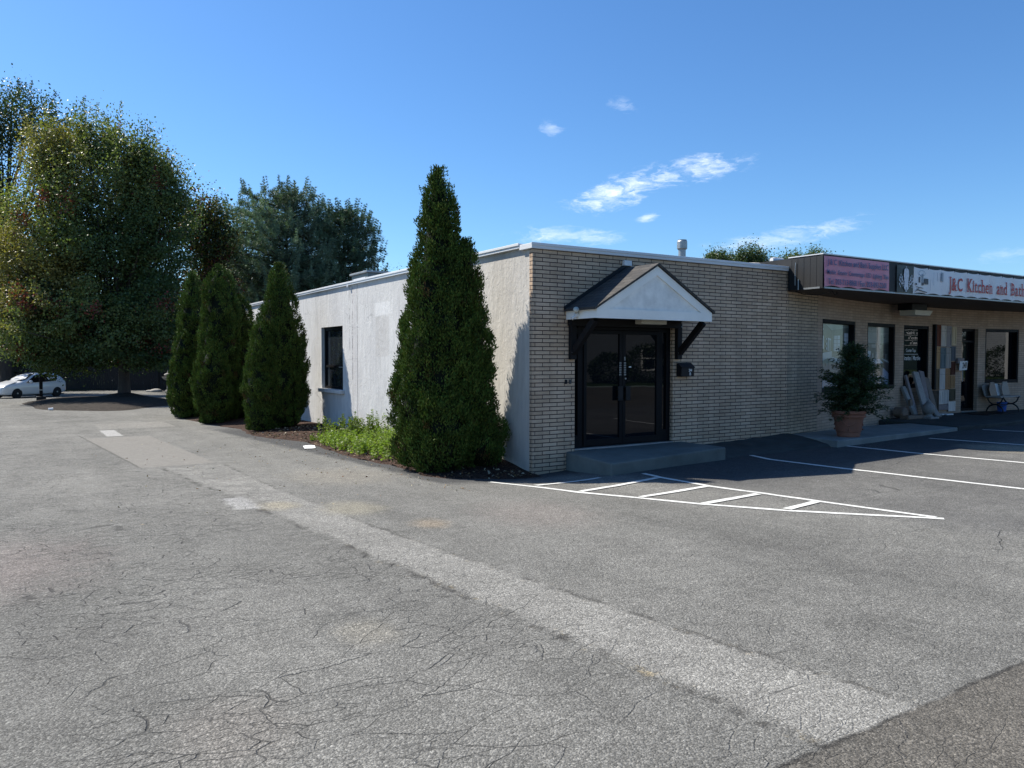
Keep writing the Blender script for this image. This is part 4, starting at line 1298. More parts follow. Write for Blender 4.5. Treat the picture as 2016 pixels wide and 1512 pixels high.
# ================================================================== THINGS ALONG THE SHOP FRONT
WZ = .365                                                          # top of the walk
DW = ('white', (.56, .59, .64)); 
CABS = [  # colour word, colour, x0, x1 (on the print of the display), top, bottom, has drawer, label
    ('reddish brown', (.135, .045, .028), 545, 618, 130, 420, 1, 'reddish brown sample cabinet door, top left of the display'),
    ('white', (.50, .52, .55), 620, 692, 138, 425, 1, 'white sample door with drawer front, top row, beside the reddish brown one'),
    ('lavender grey', (.27, .28, .33), 694, 762, 143, 430, 1, 'lavender grey sample door in the top row, between white and cream'),
    ('cream', (.50, .46, .36), 765, 830, 150, 410, 0, 'cream sample door with a glazed edge, top right of the display'),
    ('tan maple', (.40, .27, .155), 540, 612, 425, 720, 1, 'tan maple sample door with drawer front, second row, far left'),
    ('steel blue', (.115, .175, .225), 615, 690, 435, 720, 1, 'steel blue sample door with drawer front in the second row'),
    ('light grey', (.30, .32, .35), 692, 760, 435, 718, 1, 'light grey sample door with drawer front, right of the steel blue one'),
    ('slate blue', (.095, .12, .165), 763, 822, 420, 622, 0, 'short slate blue sample door directly below the cream one'),
    ('olive brown', (.135, .105, .07), 540, 608, 725, 1010, 1, 'olive brown sample door with drawer front, third row, far left'),
    ('white', (.47, .50, .56), 610, 685, 723, 1010, 1, 'white sample door with drawer front, third row, below the steel blue one'),
    ('orange tan', (.30, .185, .105), 688, 752, 725, 1010, 1, 'orange tan sample door with drawer front in the third row'),
    ('dark cherry', (.075, .026, .018), 760, 822, 630, 814, 0, 'dark cherry sample door with no drawer, beside the 248 sign'),
    ('oak', (.28, .185, .10), 755, 822, 818, 1000, 0, 'square oak sample door directly below the dark cherry one'),
    ('espresso', (.055, .048, .042), 525, 605, 1015, 1310, 1, 'espresso brown tall sample door at the bottom left of the display'),
    ('white', (.50, .53, .58), 607, 670, 1015, 1210, 0, 'white sample door in the bottom row, next to the espresso one'),
    ('pale grey', (.42, .45, .50), 672, 742, 1015, 1207, 0, 'pale grey sample door in the bottom row, beside a white one'),
    ('dark olive', (.07, .066, .045), 747, 830, 1005, 1168, 0, 'dark olive sample door at the right, above the lowest white one'),
    ('white', (.56, .59, .65), 735, 832, 1175, 1315, 0, 'lowest white sample door, standing on the walk at the right')]
tocx = lambda c: 14.48 + (c / 6.875 + 1760 - 1836) * .02664
toz = lambda c: 2.90 - (c / 6.875 - 19) * .0144


def panel_door(mb, x0, x1, z0, z1, y):
    """framed slab: stiles, rails, recessed field with a raised centre"""
    w = min(.05, (x1 - x0) * .24)
    mb.box(x0, x0 + w, y, y + .022, z0, z1); mb.box(x1 - w, x1, y, y + .022, z0, z1)
    mb.box(x0 + w, x1 - w, y, y + .022, z1 - w, z1); mb.box(x0 + w, x1 - w, y, y + .022, z0, z0 + w)
    mb.box(x0 + w, x1 - w, y + .013, y + .020, z0 + w, z1 - w)
    if x1 - x0 > 3.2 * w and z1 - z0 > 3.2 * w:
        mb.box(x0 + 1.5 * w, x1 - 1.5 * w, y + .006, y + .013, z0 + 1.5 * w, z1 - 1.5 * w)


for k, (cw, c, a, b, t0, b0, dr, lab) in enumerate(CABS):
    x0, x1, z1, z0 = tocx(a), tocx(b), toz(t0), toz(b0)
    y = WY((x0 + x1) / 2) - .055
    mt = pm('cabinet_' + cw.replace(' ', '_'), tuple(v * k for v, k in zip(c, (1.22, 1.05, .88))), .65, .12, 2.5, stretch=(5, 5, .8), spec=.2)
    r = thing('cabinet_door', lab, 'cabinet door', ((x0 + x1) / 2, y, z0), 0, 'sample cabinet doors on the wall display')
    zd = z1 - (z1 - z0) * .27
    m = MB(); panel_door(m, x0 + .006, x1 - .006, z0 + .004, (zd - .006) if dr else z1 - .004, y); m.build('door_front', mt, r, bevel=.003)
    if dr:
        m = MB(); panel_door(m, x0 + .006, x1 - .006, zd, z1 - .004, y); m.build('drawer_front', mt, r, bevel=.003)
    m = MB(); m.box(x0 + .008, x1 - .008, y + .0235, y + .05, z0 + .006, z1 - .006); m.build('backing', M['darkpaint'], r)
x0, x1 = tocx(520), tocx(544)
m = MB(); m.box(x0 + .01, x1, WY(x0) - .09, WY(x0) - .002, toz(1005), toz(130))
tag(m.build('display_side', M['darkpaint']), 'narrow dark side board along the left of the door display', 'board')
m = MB(); m.box(tocx(605), tocx(735), WY(15) - .06, WY(15) - .02, toz(1290), toz(1213))
tag(m.build('stone_sample', M['mauve'], bevel=.006), 'small grey stone slab leaning below two white sample doors', 'stone slab')
for x, y, a in ((14.62, 1.12, .1), (14.75, 1.02, -.2)):
    m = MB(); m.obox((x, y, WZ + .018), (math.cos(a), math.sin(a), 0), (-math.sin(a), math.cos(a), 0), (0, 0, 1), .13, .05, .018)
    tag(m.build('tile_offcut', M['white'], bevel=.003), 'left of two white offcuts on the walk below the display' if x < 14.7 else 'right of two white offcuts on the walk below the display', 'tile offcut')

# address plate hung on the edge of the door recess
ad = thing('address_sign', 'white tilted plate reading 248 hung beside the dark shop door', 'sign', (15.95, 1.2, 1.75))
m = MB()
pl = [(15.72, 1.235, 1.86), (15.69, 1.235, 1.60), (16.09, 1.235, 1.615), (16.13, 1.235, 1.875)]
m.prism([(p[0], p[1], p[2]) for p in pl[1:] + pl[:1]], (0, .02, 0)); m.build('plate', M['white'], ad)
m = MB(); put_text(m, '248', (15.83, 1.231, 1.655), (1, 0, .04), (.1, 0, 1), .235, .175, bold=.02); m.build('number', M['black'], ad)
m = MB(); m.box(15.66, 16.0, 1.26, 1.355, 1.80, 1.95); m.build('holder', M['mauve'], ad, bevel=.01)

# leaning stone posts and slabs:  foot (x, y), head (x, z), width, thickness
SLABS = [((12.88, .88), (12.83, 1.17), .16, .08, 'bluestone', 'blue grey stone post leaning furthest left against the shop wall'),
         ((13.08, .97), (12.97, 1.48), .10, .06, 'mauve', 'thin pointed stone strip leaning just behind the blue grey post'),
         ((12.95, 1.02), (12.78, .84), .12, .06, 'brownstone', 'short dark stone strip tucked under the leftmost post'),
         ((13.36, .84), (13.50, 1.56), .25, .07, 'granite', 'tall pale grey stone slab leaning in front of the third window'),
         ((13.62, .92), (13.82, 1.58), .22, .05, 'mauve', 'tall mauve stone slab leaning just behind the pale grey one'),
         ((13.86, .90), (14.08, 1.39), .21, .08, 'brownstone', 'brown stone slab leaning furthest right beside the door display'),
         ((13.52, .62), (13.62, .86), .22, .05, 'bluestone', 'short blue grey slab leaning behind the stone ball')]
for (fx, fy), (hx, hz), w, th, mt, lab in SLABS:
    a = Vector((fx, fy, WZ + .01)); hy = WY(hx) - .04 if hz > 1.1 else WY(hx) - .28
    b = Vector((hx, hy, hz))
    d = (b - a); L = d.length; d.normalize()
    side = Vector((1, 0, 0)) - d * d.x; side.normalize(); nrm = d.cross(side)
    c = (a + b) / 2 + Vector((0, 0, .02))
    m = MB(); m.obox(c, side, nrm, d, w / 2, th / 2, L / 2)
    tag(m.build('stone_slab', M[mt], bevel=.012), lab, 'stone slab', 'stone pieces leaning by the third shop window')
fi = thing('stone_ball', 'round grey stone ball finial with a pointed cap on a square foot', 'stone ball', (13.02, .62, WZ))
m = MB(); m.lathe([(.03, .10), (.10, .12), (.155, .20), (.165, .27), (.14, .35), (.085, .41), (.03, .45), (.004, .50)], (13.02, .62, WZ), 24); m.build('ball', M['bluestone'], fi, smooth=True)
m = MB(); m.box(12.82, 13.22, .44, .80, WZ, WZ + .05); m.lathe([(.15, .05), (.09, .09), (.075, .12)], (13.02, .62, WZ), 20); m.build('foot', M['bluestone'], fi, bevel=.006)
m = MB(); m.lathe([(.125, -.17), (.14, -.14), (.14, .10), (.10, .11)], (12.32, 1.0, WZ + .17), 20, axis='Y')
tag(m.build('stone_drum', M['brownstone'], bevel=.008), 'dark round stone drum lying on its side near the posts', 'stone drum')
m = MB(); m.obox((12.62, .78, WZ + .05), (1, -.05, 0), (.05, 1, 0), (0, 0, 1), .42, .13, .05)
tag(m.build('stone_block', M['brownstone'], bevel=.015), 'low brown stone block lying between the drum and the ball', 'stone block')

# bench
bn = thing('bench', 'iron legged bench with a grey stone seat under the last window', 'bench', (17.35, .85, WZ))
m = MB(); m.box(16.80, 17.98, .62, 1.06, .80, .845); m.build('seat', M['granite'], bn, bevel=.008)
for xx in (16.92, 17.84):
    m = MB()
    arcp = lambda cy, cz, r, a0, a1, n=12: [(xx, cy + r * math.cos(a0 + (a1 - a0) * i / n), cz + r * math.sin(a0 + (a1 - a0) * i / n)) for i in range(n + 1)]
    m.tube(arcp(.84, WZ - .005, .235, 0.02, math.pi - .02), .022, 8)
    m.tube(arcp(.84, .80, .205, math.pi + .05, 2 * math.pi - .05), .020, 8)
    m.tube([(xx, .60, .80), (xx, 1.09, .80)], .020, 8)
    m.tube([(xx, 1.06, .80), (xx, 1.15, 1.02), (xx, 1.19, 1.17)], .018, 8)
    m.build('leg', M['blackiron'], bn, smooth=False)
m = MB(); m.obox((17.38, 1.13, .995), (1, 0, 0), (0, .955, -.30), (0, .30, .955), .56, .018, .16); m.build('backrest', M['granite'], bn, bevel=.006)
m = MB(); m.tube([(16.92, .84, .58), (17.84, .84, .58)], .012, 6); m.tube([(16.92, .84, .595), (17.38, .88, .50), (17.84, .84, .595)], .009, 6); m.build('stretcher', M['blackiron'], bn)
SB = [((16.86, .845), (17.25, 1.24), 'brown_slab', (.17, .088, .045), 'brown stone sample with a cut corner, left on the bench', 1), ((17.18, .845), (17.56, 1.185), 'white_slab', (.62, .62, .62), 'white marble sample standing in the middle of the bench', 0), ((17.50, .845), (17.92, 1.25), 'grey_brown_slab', (.21, .165, .13), 'grey brown stone sample standing at the right of the bench', 1)]
for k, ((xa, za), (xb, zb), nm, c, lab, cut) in enumerate(SB):
    y0 = .93 - .02 * k if nm != 'white_slab' else .985
    P = [(xa, y0, za), (xb, y0, za), (xb, y0 + .10, zb), (xa + (.16 if cut else 0), y0 + .10, zb), (xa, y0 + .05, za + (zb - za) * .5)]
    m = MB(); m.prism(P, (0, .02, .004)); tag(m.build('stone_sample', pm(nm, c, .4, .2, 12)), lab, 'stone sample', 'stone samples on the bench')
bk = thing('bucket', 'bright blue plastic bucket under the right end of the bench', 'bucket', (17.62, .98, WZ))
m = MB(); m.lathe([(.115, 0), (.135, .26), (.145, .26), (.145, .275), (.13, .275), (.11, .02)], (17.62, .98, WZ), 20); m.build('body', pm('blue_plastic', (.012, .085, .36), .4), bk)
m = MB(); m.tube([(17.62 + .14 * math.cos(a), .98 - .02, WZ + .25 - .10 * math.sin(a)) for a in np.linspace(0, math.pi, 9)], .005, 6); m.build('handle', M['steel'], bk)
m = MB(); m.box(15.45, 17.0, .30, 1.02, WZ + .002, WZ + .016)
tag(m.build('door_mat', M['black'], bevel=.005), 'flat black door mat on the walk before the shop door', 'door mat')

# potted shrub
PX, PY, PZ = 7.36, -.87, .335
pt = thing('flower_pot', 'big terracotta pot with a rolled rim and a swag, on the concrete walk', 'pot', (PX, PY, PZ))
m = MB(); m.lathe([(.215, 0), (.225, .02), (.232, .10), (.245, .105), (.25, .12), (.285, .36), (.292, .40), (.322, .405), (.332, .425), (.332, .455), (.315, .462), (.322, .475), (.338, .485), (.34, .53), (.325, .545), (.295, .54), (.29, .47)], (PX, PY, PZ), 40)
m.build('body', M['terracotta'], pt, smooth=False)
m = MB(); m.lathe([(.001, .475), (.15, .48), (.291, .472)], (PX, PY, PZ), 24); m.build('soil', M['soil'], pt)
m = MB()
for a0 in np.arange(0, 2 * math.pi, math.pi / 2):
    aa_ = a0 - .95
    m.tube([(PX + (.262 + .035 * s2 * 0 + .012) * math.cos(aa_ + (s - .5) * .85), PY + .274 * math.sin(aa_ + (s - .5) * .85), PZ + .31 - .07 * math.sin(math.pi * s)) for s in np.linspace(0, 1, 9) for s2 in (0,)], .013, 6)
    m.lathe([(.004, -.02), (.02, 0), (.004, .02)], (PX + .27 * math.cos(aa_), PY + .27 * math.sin(aa_), PZ + .155), 8)
m.build('swag', M['terracotta'], pt, smooth=True)


def frond_shrub(cx, cy, z0, H, Rm, seed):
    """conical evergreen with drooping, feathery sprays and gaps between them"""
    r = np.random.default_rng(seed)
    Ps, As, Ls, Ws, Cs = [], [], [], [], []
    stems = MB()
    stems.tube([(cx, cy, z0 - .04), (cx + .02, cy, z0 + H * .5), (cx - .01, cy + .01, z0 + H * .95)], [.022, .014, .004], 6)
    nb = 300
    for i in range(nb):
        t_ = (i + r.random()) / nb
        h = .02 + t_ * .96
        R = Rm * np.interp(h, [0, .12, .3, .45, .58, .68, .82, 1], [.80, .98, 1.0, .88, .60, .44, .32, .06]) * (.50 + .55 * r.random())
        R = R + .05
        a = r.uniform(0, 2 * math.pi)
        dirv = np.array([math.cos(a), math.sin(a), .0])
        b0 = np.array([cx, cy, z0 + h * H - .05 * H * (1 - h)])
        rise = r.uniform(.0, .75) + .5 * h
        n = max(5, int(R / .028))
        pts = [b0 + dirv * R * s + np.array([0, 0, R * (rise * s - .30 * s * s * (1.3 - h))]) for s in np.linspace(0, 1, n)]
        if i % 2 == 0:
            stems.tube([pts[0], pts[n // 2], pts[-1]], [.007, .005, .002], 4)
        sd = np.cross(dirv, [0, 0, 1])
        for k_, p in enumerate(pts):
            s = k_ / (n - 1)
            if s < .25 and r.random() < .6: continue
            for _ in range(7):
                Ps.append(p + r.normal(0, .026, 3)); As.append(dirv * r.uniform(.3, 1) + sd * r.choice([-1, 1]) * r.uniform(.2, 1.1) + np.array([0, 0, r.uniform(-.5, .35)]))
                Ls.append(r.uniform(.035, .08)); Ws.append(r.uniform(.012, .024)); Cs.append(np.array([.034, .062, .024]) * r.uniform(.6, 1.35))
    V, Q, C = leaf_quads(np.array(Ps), np.array(As), np.array(Ls), np.array(Ws), np.array(Cs), r, .2)
    sh = thing('potted_shrub', 'loose conical dark green evergreen growing in the terracotta pot', 'shrub', (cx, cy, z0))
    np_mesh('foliage', V, Q, M['leaf'], sh, C)
    stems.build('stem', M['bark'], sh)


frond_shrub(PX + .07, PY - .05, PZ + .5, 1.38, .66, 5)


# ================================================================== PLANTS
def arborvitae(name, label, lobes, base, seed, leaf=.075, dens=1.0, group=None):
    """lobes: (cx, cy, z0, z1, profile[(h, r)...], bulge): clumps of flat sprays over lumpy spindles"""
    r = np.random.default_rng(seed)
    Vs, Qs, Cs, off_ = [], [], [], 0
    for li, (cx, cy, z0, z1, prof) in enumerate(lobes):
        ph = np.array([p[0] for p in prof]); pr = np.array([p[1] for p in prof])
        rad = lambda h, a: np.interp(h, ph, pr) * (1 + .11 * snoise(np.stack([np.cos(a) * 1.2, np.sin(a) * 1.2, h * (z1 - z0) * 1.0], -1), 2.4, seed + li)
                                                  + .13 * snoise(np.stack([np.cos(a) * 1.5, np.sin(a) * 1.5, h * (z1 - z0) * 1.7], -1), 5.5, seed + li + 50))
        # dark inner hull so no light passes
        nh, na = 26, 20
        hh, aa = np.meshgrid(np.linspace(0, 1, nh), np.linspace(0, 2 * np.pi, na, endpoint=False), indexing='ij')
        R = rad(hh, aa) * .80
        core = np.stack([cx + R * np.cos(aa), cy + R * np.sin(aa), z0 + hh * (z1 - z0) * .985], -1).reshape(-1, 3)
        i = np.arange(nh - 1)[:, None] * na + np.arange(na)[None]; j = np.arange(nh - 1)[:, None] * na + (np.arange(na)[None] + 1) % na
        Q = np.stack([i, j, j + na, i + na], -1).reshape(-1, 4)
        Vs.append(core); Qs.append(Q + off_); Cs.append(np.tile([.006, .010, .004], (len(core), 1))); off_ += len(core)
        area = np.trapz(2 * np.pi * pr, ph) * (z1 - z0)
        nc = int(area * 100 * dens)
        # rounded puffs of growth standing out of the surface
        npf = max(12, int(area * 5.0))
        hs0 = np.linspace(0, 1, 200); w0 = np.interp(hs0, ph, pr) + .02
        pfh = np.interp(r.random(npf), np.cumsum(w0) / w0.sum(), hs0); pfa = r.uniform(0, 2 * np.pi, npf); pfr = r.uniform(.16, .34, npf); pfm = r.uniform(.04, .14, npf)

        def puff(h_, a_):
            out_ = np.zeros(len(h_)); R0 = np.interp(h_, ph, pr)
            for q in range(npf):
                da = np.abs((a_ - pfa[q] + np.pi) % (2 * np.pi) - np.pi) * R0
                d2 = (da ** 2 + ((h_ - pfh[q]) * (z1 - z0) * .8) ** 2) / pfr[q] ** 2
                out_ = np.maximum(out_, pfm[q] * np.sqrt(np.clip(1 - d2, 0, 1)))
            return out_ * np.clip(R0 / .35, .25, 1)
        # clump positions weighted by radius
        hs = np.linspace(0, 1, 200); w = np.interp(hs, ph, pr) + .02; cdf = np.cumsum(w) / w.sum()
        h = np.interp(r.random(nc), cdf, hs); a = r.uniform(0, 2 * np.pi, nc)
        ctone = r.uniform(.6, 1.4, nc); cpush = r.uniform(-.02, .10, nc)
        k = 58
        hq = np.repeat(h, k) + r.normal(0, .055 / max(z1 - z0, .1), nc * k); aq = np.repeat(a, k)
        hq = np.clip(hq, 0, 1)
        Rq = np.maximum(rad(np.repeat(h, k), aq), .03)
        aq = aq + r.normal(0, .05, nc * k) / np.maximum(Rq, .10)
        u = r.random(nc * k)
        Rr = Rq * (.84 + .0 * u) + u * .10 * np.repeat(r.uniform(.5, 1.35, nc), k) + np.repeat(cpush, k) * .5 - .05 + puff(hq, aq)
        P = np.stack([cx + Rr * np.cos(aq), cy + Rr * np.sin(aq), z0 + hq * (z1 - z0) + u * .05], -1)
        outv = np.stack([np.cos(aq), np.sin(aq), 0 * aq], -1)
        A = outv * .45 + np.array([0, 0, .9]) + r.normal(0, .34, (nc * k, 3))
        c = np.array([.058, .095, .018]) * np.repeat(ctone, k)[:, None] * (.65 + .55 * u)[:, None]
        c[:, 0] *= r.uniform(.8, 1.35, nc * k)
        brown = np.repeat(r.random(nc) < .014 * (1.6 - h), k)
        c[brown] = np.array([.075, .045, .016]) * r.uniform(.7, 1.3, (brown.sum(), 1))
        L = leaf * .66 * r.uniform(.6, 1.25, nc * k)
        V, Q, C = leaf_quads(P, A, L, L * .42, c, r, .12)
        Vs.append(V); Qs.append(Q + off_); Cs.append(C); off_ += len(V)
        # leader shoots at the tip
        n2 = 160
        s = r.random(n2)
        P = np.stack([cx + r.normal(0, .03, n2), cy + r.normal(0, .03, n2), z1 - .25 + s * .24], -1)
        A = r.normal(0, .35, (n2, 3)) + [0, 0, 1]
        V, Q, C = leaf_quads(P, A, leaf * r.uniform(.6, 1.2, n2), leaf * .35, np.array([.05, .085, .02]) * r.uniform(.7, 1.3, (n2, 1)), r, .12)
        Vs.append(V); Qs.append(Q + off_); Cs.append(C); off_ += len(V)
    t = thing(name, label, 'tree', (*base, float(G(*base))), 0, group)
    np_mesh('crown', np.concatenate(Vs), np.concatenate(Qs), M['arb'], t, np.concatenate(Cs))
    m = MB()
    for li, (cx, cy, z0, z1, prof) in enumerate(lobes[:2]):
        m.tube([(cx, cy, float(G(cx, cy)) - .05), (cx, cy, z0 + .3), (cx, cy, z0 + (z1 - z0) * .7)], [.07, .06, .02], 8)
    m.build('trunk', M['bark'], t)
    return t


CONE = [(0, .62), (.05, .82), (.16, .95), (.30, .93), (.45, .82), (.60, .66), (.72, .50), (.84, .33), (.93, .17), (1, .03)]
def prof(mx, pts=CONE):
    k = mx / max(p[1] for p in pts)
    return [(h, r_ * k) for h, r_ in pts]


GR_A = 'arborvitae in a row along the side wall'
arborvitae('arborvitae', 'tallest arborvitae, a broad two topped dark green cone at the corner of the building',
           [(-1.12, 1.25, .12, 5.2, prof(.745, [(0, .66), (.05, .84), (.14, .92), (.28, .92), (.42, .86), (.56, .70), (.68, .50), (.78, .38), (.88, .27), (.95, .17), (1, .04)])),
            (-.75, 1.0, .2, 3.98, prof(.45, [(0, .7), (.1, .9), (.3, .95), (.5, .88), (.7, .66), (.85, .40), (.95, .2), (1, .04)])),
            (-.50, .86, .10, 1.06, prof(.42, [(0, .6), (.2, .95), (.5, 1), (.75, .8), (.92, .45), (1, .1)])),
            (-1.28, .86, .06, 1.5, prof(.48, [(0, .6), (.2, .95), (.5, 1), (.75, .75), (.92, .4), (1, .1)]))], (-1.0, 1.2), 1, .075, 1.0, GR_A)
arborvitae('arborvitae', 'broad based arborvitae standing next to the side window, second nearest of the row',
           [(-1.12, 10.9, .08, 4.55, prof(.76, [(0, .66), (.05, .86), (.16, .96), (.30, .98), (.45, .88), (.60, .70), (.72, .52), (.84, .34), (.93, .18), (1, .03)])),
            (-1.62, 10.75, .0, 3.0, prof(.50, [(0, .7), (.15, .95), (.4, 1), (.65, .8), (.85, .5), (1, .06)]))], (-1.2, 10.6), 2, .085, .75, GR_A)
arborvitae('arborvitae', 'tall round shouldered arborvitae directly left of the broad based one',
           [(-1.75, 15.3, -.05, 4.88, prof(.64, [(0, .7), (.05, .88), (.2, .97), (.5, .95), (.7, .84), (.84, .66), (.93, .42), (1, .06)])),
            (-2.10, 14.75, -.08, 2.5, prof(.55, [(0, .7), (.2, 1), (.5, .95), (.8, .55), (1, .06)]))], (-1.8, 15.2), 3, .095, .6, GR_A)
arborvitae('arborvitae', 'lower arborvitae squeezed between two taller ones, its top barely above the roof line',
           [(-1.05, 15.9, -.05, 4.02, prof(.60, [(0, .7), (.05, .88), (.2, .97), (.5, .95), (.7, .8), (.84, .6), (.93, .36), (1, .06)]))], (-1.05, 15.9), 4, .095, .6, GR_A)
arborvitae('arborvitae', 'slender arborvitae at the far left end of the row, leaning slightly',
           [(-2.0, 18.6, -.12, 4.88, prof(.54, [(0, .75), (.08, .92), (.3, .98), (.55, .86), (.72, .64), (.86, .40), (.95, .2), (1, .04)])),
            (-2.35, 18.3, -.12, 2.9, prof(.46, [(0, .8), (.2, 1), (.5, .95), (.8, .6), (1, .06)]))], (-2.05, 18.6), 5, .10, .55, GR_A)
arborvitae('arborvitae', 'arborvitae mostly hidden behind the slender one, only its tip showing',
           [(-1.75, 19.9, -.12, 5.12, prof(.62, [(0, .75), (.08, .92), (.3, .98), (.55, .86), (.72, .66), (.86, .42), (.95, .22), (1, .04)]))], (-1.75, 19.9), 6, .10, .45, GR_A)


def crown_tree(name, label, base, trunk_r, trunk_h, ells, n_cl, per, leaf, cl_r, tint, seed, mat='leaf', shell=.42, limbs=40, group=None, cat='tree', up=.35, flare=1.6, lean=(0, 0), stretch=1.0, shoots=0, flat=1.0, filler=0):
    """tapered trunk and limbs with leaf clusters spread through a lumpy crown made of ellipsoids"""
    r = np.random.default_rng(seed)
    bx_, by_ = base; bz = float(G(bx_, by_))
    E = np.array([e[:6] for e in ells], float); wgt = np.array([e[6] if len(e) > 6 else (e[3] * e[4] * e[5]) ** .67 for e in ells]); wgt = wgt / wgt.sum()
    pick = r.choice(len(E), n_cl, p=wgt)
    d = unit(r.normal(size=(n_cl, 3)))
    rho = 1 - shell * r.random(n_cl) ** 1.6
    bump = 1 + .16 * snoise(d * 1.0 + pick[:, None], 3.2, seed)
    Cc = E[pick, :3] + d * E[pick, 3:6] * (rho * bump)[:, None]
    Cc[:, 2] = np.maximum(Cc[:, 2], bz + .5)
    out = unit(Cc - (E[:, :3] * wgt[:, None]).sum(0))
    axis_ = unit(out * .6 + np.array([0, 0, up * 2]) + r.normal(0, .3, (n_cl, 3)))
    sz = cl_r * r.uniform(.6, 1.35, n_cl)
    ctint = tint(Cc, out, r)
    n = n_cl * per
    g = r.normal(size=(n, 3)) * .55
    g = g * np.repeat(sz, per)[:, None]
    ax = np.repeat(axis_, per, 0)
    g = g + ax * (np.einsum('ij,ij->i', g, ax) * (stretch))[:, None]
    g[:, 2] *= np.repeat(np.where(out[:, 2] > .3, 1.0, flat), per)
    P = np.repeat(Cc, per, 0) + g
    A = r.normal(size=(n, 3)) + np.array([0, 0, -.25]) + np.repeat(out, per, 0) * .5
    c = np.repeat(ctint, per, 0) * r.uniform(.85, 1.18, (n, 1))
    L = leaf * r.uniform(.6, 1.35, n)
    V, Q, C = leaf_quads(P, A, L, L * .72, c, r, .22)
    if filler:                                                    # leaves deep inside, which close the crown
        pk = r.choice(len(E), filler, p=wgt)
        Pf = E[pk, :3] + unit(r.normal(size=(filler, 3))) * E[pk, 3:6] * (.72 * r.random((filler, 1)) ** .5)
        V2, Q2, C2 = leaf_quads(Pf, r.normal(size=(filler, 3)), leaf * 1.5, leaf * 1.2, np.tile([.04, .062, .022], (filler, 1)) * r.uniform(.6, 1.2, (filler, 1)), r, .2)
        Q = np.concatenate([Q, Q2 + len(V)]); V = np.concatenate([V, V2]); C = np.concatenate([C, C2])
    if shoots:                                                    # leafy leaders standing out of the upper outline
        topd = (out[:, 2] > .35) & (rho > .82)
        idx = r.choice(np.nonzero(topd)[0], min(shoots, topd.sum()), replace=False)
        SP, SA, SC = [], [], []
        for q_ in idx:
            dv = unit(out[q_] * .5 + np.array([0, 0, 1.1]) + r.normal(0, .12, 3)); Ln = r.uniform(.7, 1.7)
            for s in np.linspace(0, 1, int(Ln * 46)):
                SP.append(Cc[q_] + dv * Ln * s + r.normal(0, .13 * (1.15 - s), 3)); SA.append(dv + r.normal(0, .8, 3)); SC.append(ctint[q_] * r.uniform(.7, 1.3))
        V2, Q2, C2 = leaf_quads(np.array(SP), np.array(SA), leaf * r.uniform(.6, 1.2, len(SP)), leaf * .6, np.array(SC), r, .22)
        Q = np.concatenate([Q, Q2 + len(V)]); V = np.concatenate([V, V2]); C = np.concatenate([C, C2])
    t = thing(name, label, cat, (bx_, by_, bz), 0, group)
    np_mesh('crown', V, Q, M[mat], t, C)
    m = MB()
    th = bz + trunk_h
    top = np.array([bx_ + lean[0], by_ + lean[1], th])
    b0 = np.array([bx_, by_, bz])
    prf = [(-.1, flare), (.12, flare * .86), (.35, 1.16), (.9, 1.0), (trunk_h * .6, .9), (trunk_h, .8)]
    m.tube([tuple(b0 + (top - b0) * max(0, h / trunk_h) + np.array([0, 0, min(h, 0)])) for h, k in prf], [trunk_r * k for h, k in prf], 14)
    if limbs:
        sel = r.choice(n_cl, min(limbs, n_cl), replace=False)
        apex = E[:, 2].max() + E[E[:, 2].argmax(), 5] * .5
        m.tube([tuple(top), (top[0] + r.normal(0, .2), top[1] + r.normal(0, .2), (top[2] + apex) / 2), (top[0] + r.normal(0, .4), top[1], apex)], [trunk_r * .8, trunk_r * .45, .03], 8)
        for q_ in sel:
            e = Cc[q_]
            s0 = top + np.array([0, 0, 1]) * max(0, (e[2] - top[2]) * r.uniform(0, .45))
            mid = s0 * .45 + e * .55 + np.array([0, 0, -.06 * np.linalg.norm(e - s0)]) + r.normal(0, .12, 3)
            rr_ = trunk_r * r.uniform(.16, .36)
            m.tube([tuple(s0), tuple(mid), tuple(e)], [rr_, rr_ * .6, .012], 6)
    m.build('trunk', M['bark'], t, smooth=True)
    return t


RIGHT = np.array([math.cos(YAW), -math.sin(YAW), 0]); FWD = np.array([math.sin(YAW), math.cos(YAW), 0])
def at(px, depth):
    """ground position below photograph column px at a given depth"""
    p = np.array(CAM) + RIGHT * ((px - 1008) / 1530 * depth) + FWD * depth
    return (float(p[0]), float(p[1]))
def zz(py, depth):
    return 2.0 - (py - 702) / 1530 * depth


def tint_maple(Cc, out, r):
    lat = (Cc - np.array([-2.4, 35.5, 0])) @ RIGHT
    hz_ = Cc[:, 2]
    u = np.clip(.26 - lat * .085 + (hz_ - 7) * .03 + .42 * snoise(Cc, .7, 9) + r.normal(0, .13, len(Cc)), 0, .72)[:, None]
    green = np.array([.056, .092, .032]); olive = np.array([.175, .200, .062]); rust = np.array([.25, .14, .052])
    c = np.where(u < .55, green + (olive - green) * u / .55, olive + (rust - olive) * (u - .55) / .45)
    red = (r.random(len(Cc)) < .035)[:, None]
    return np.where(red, np.array([.16, .035, .025]), c)


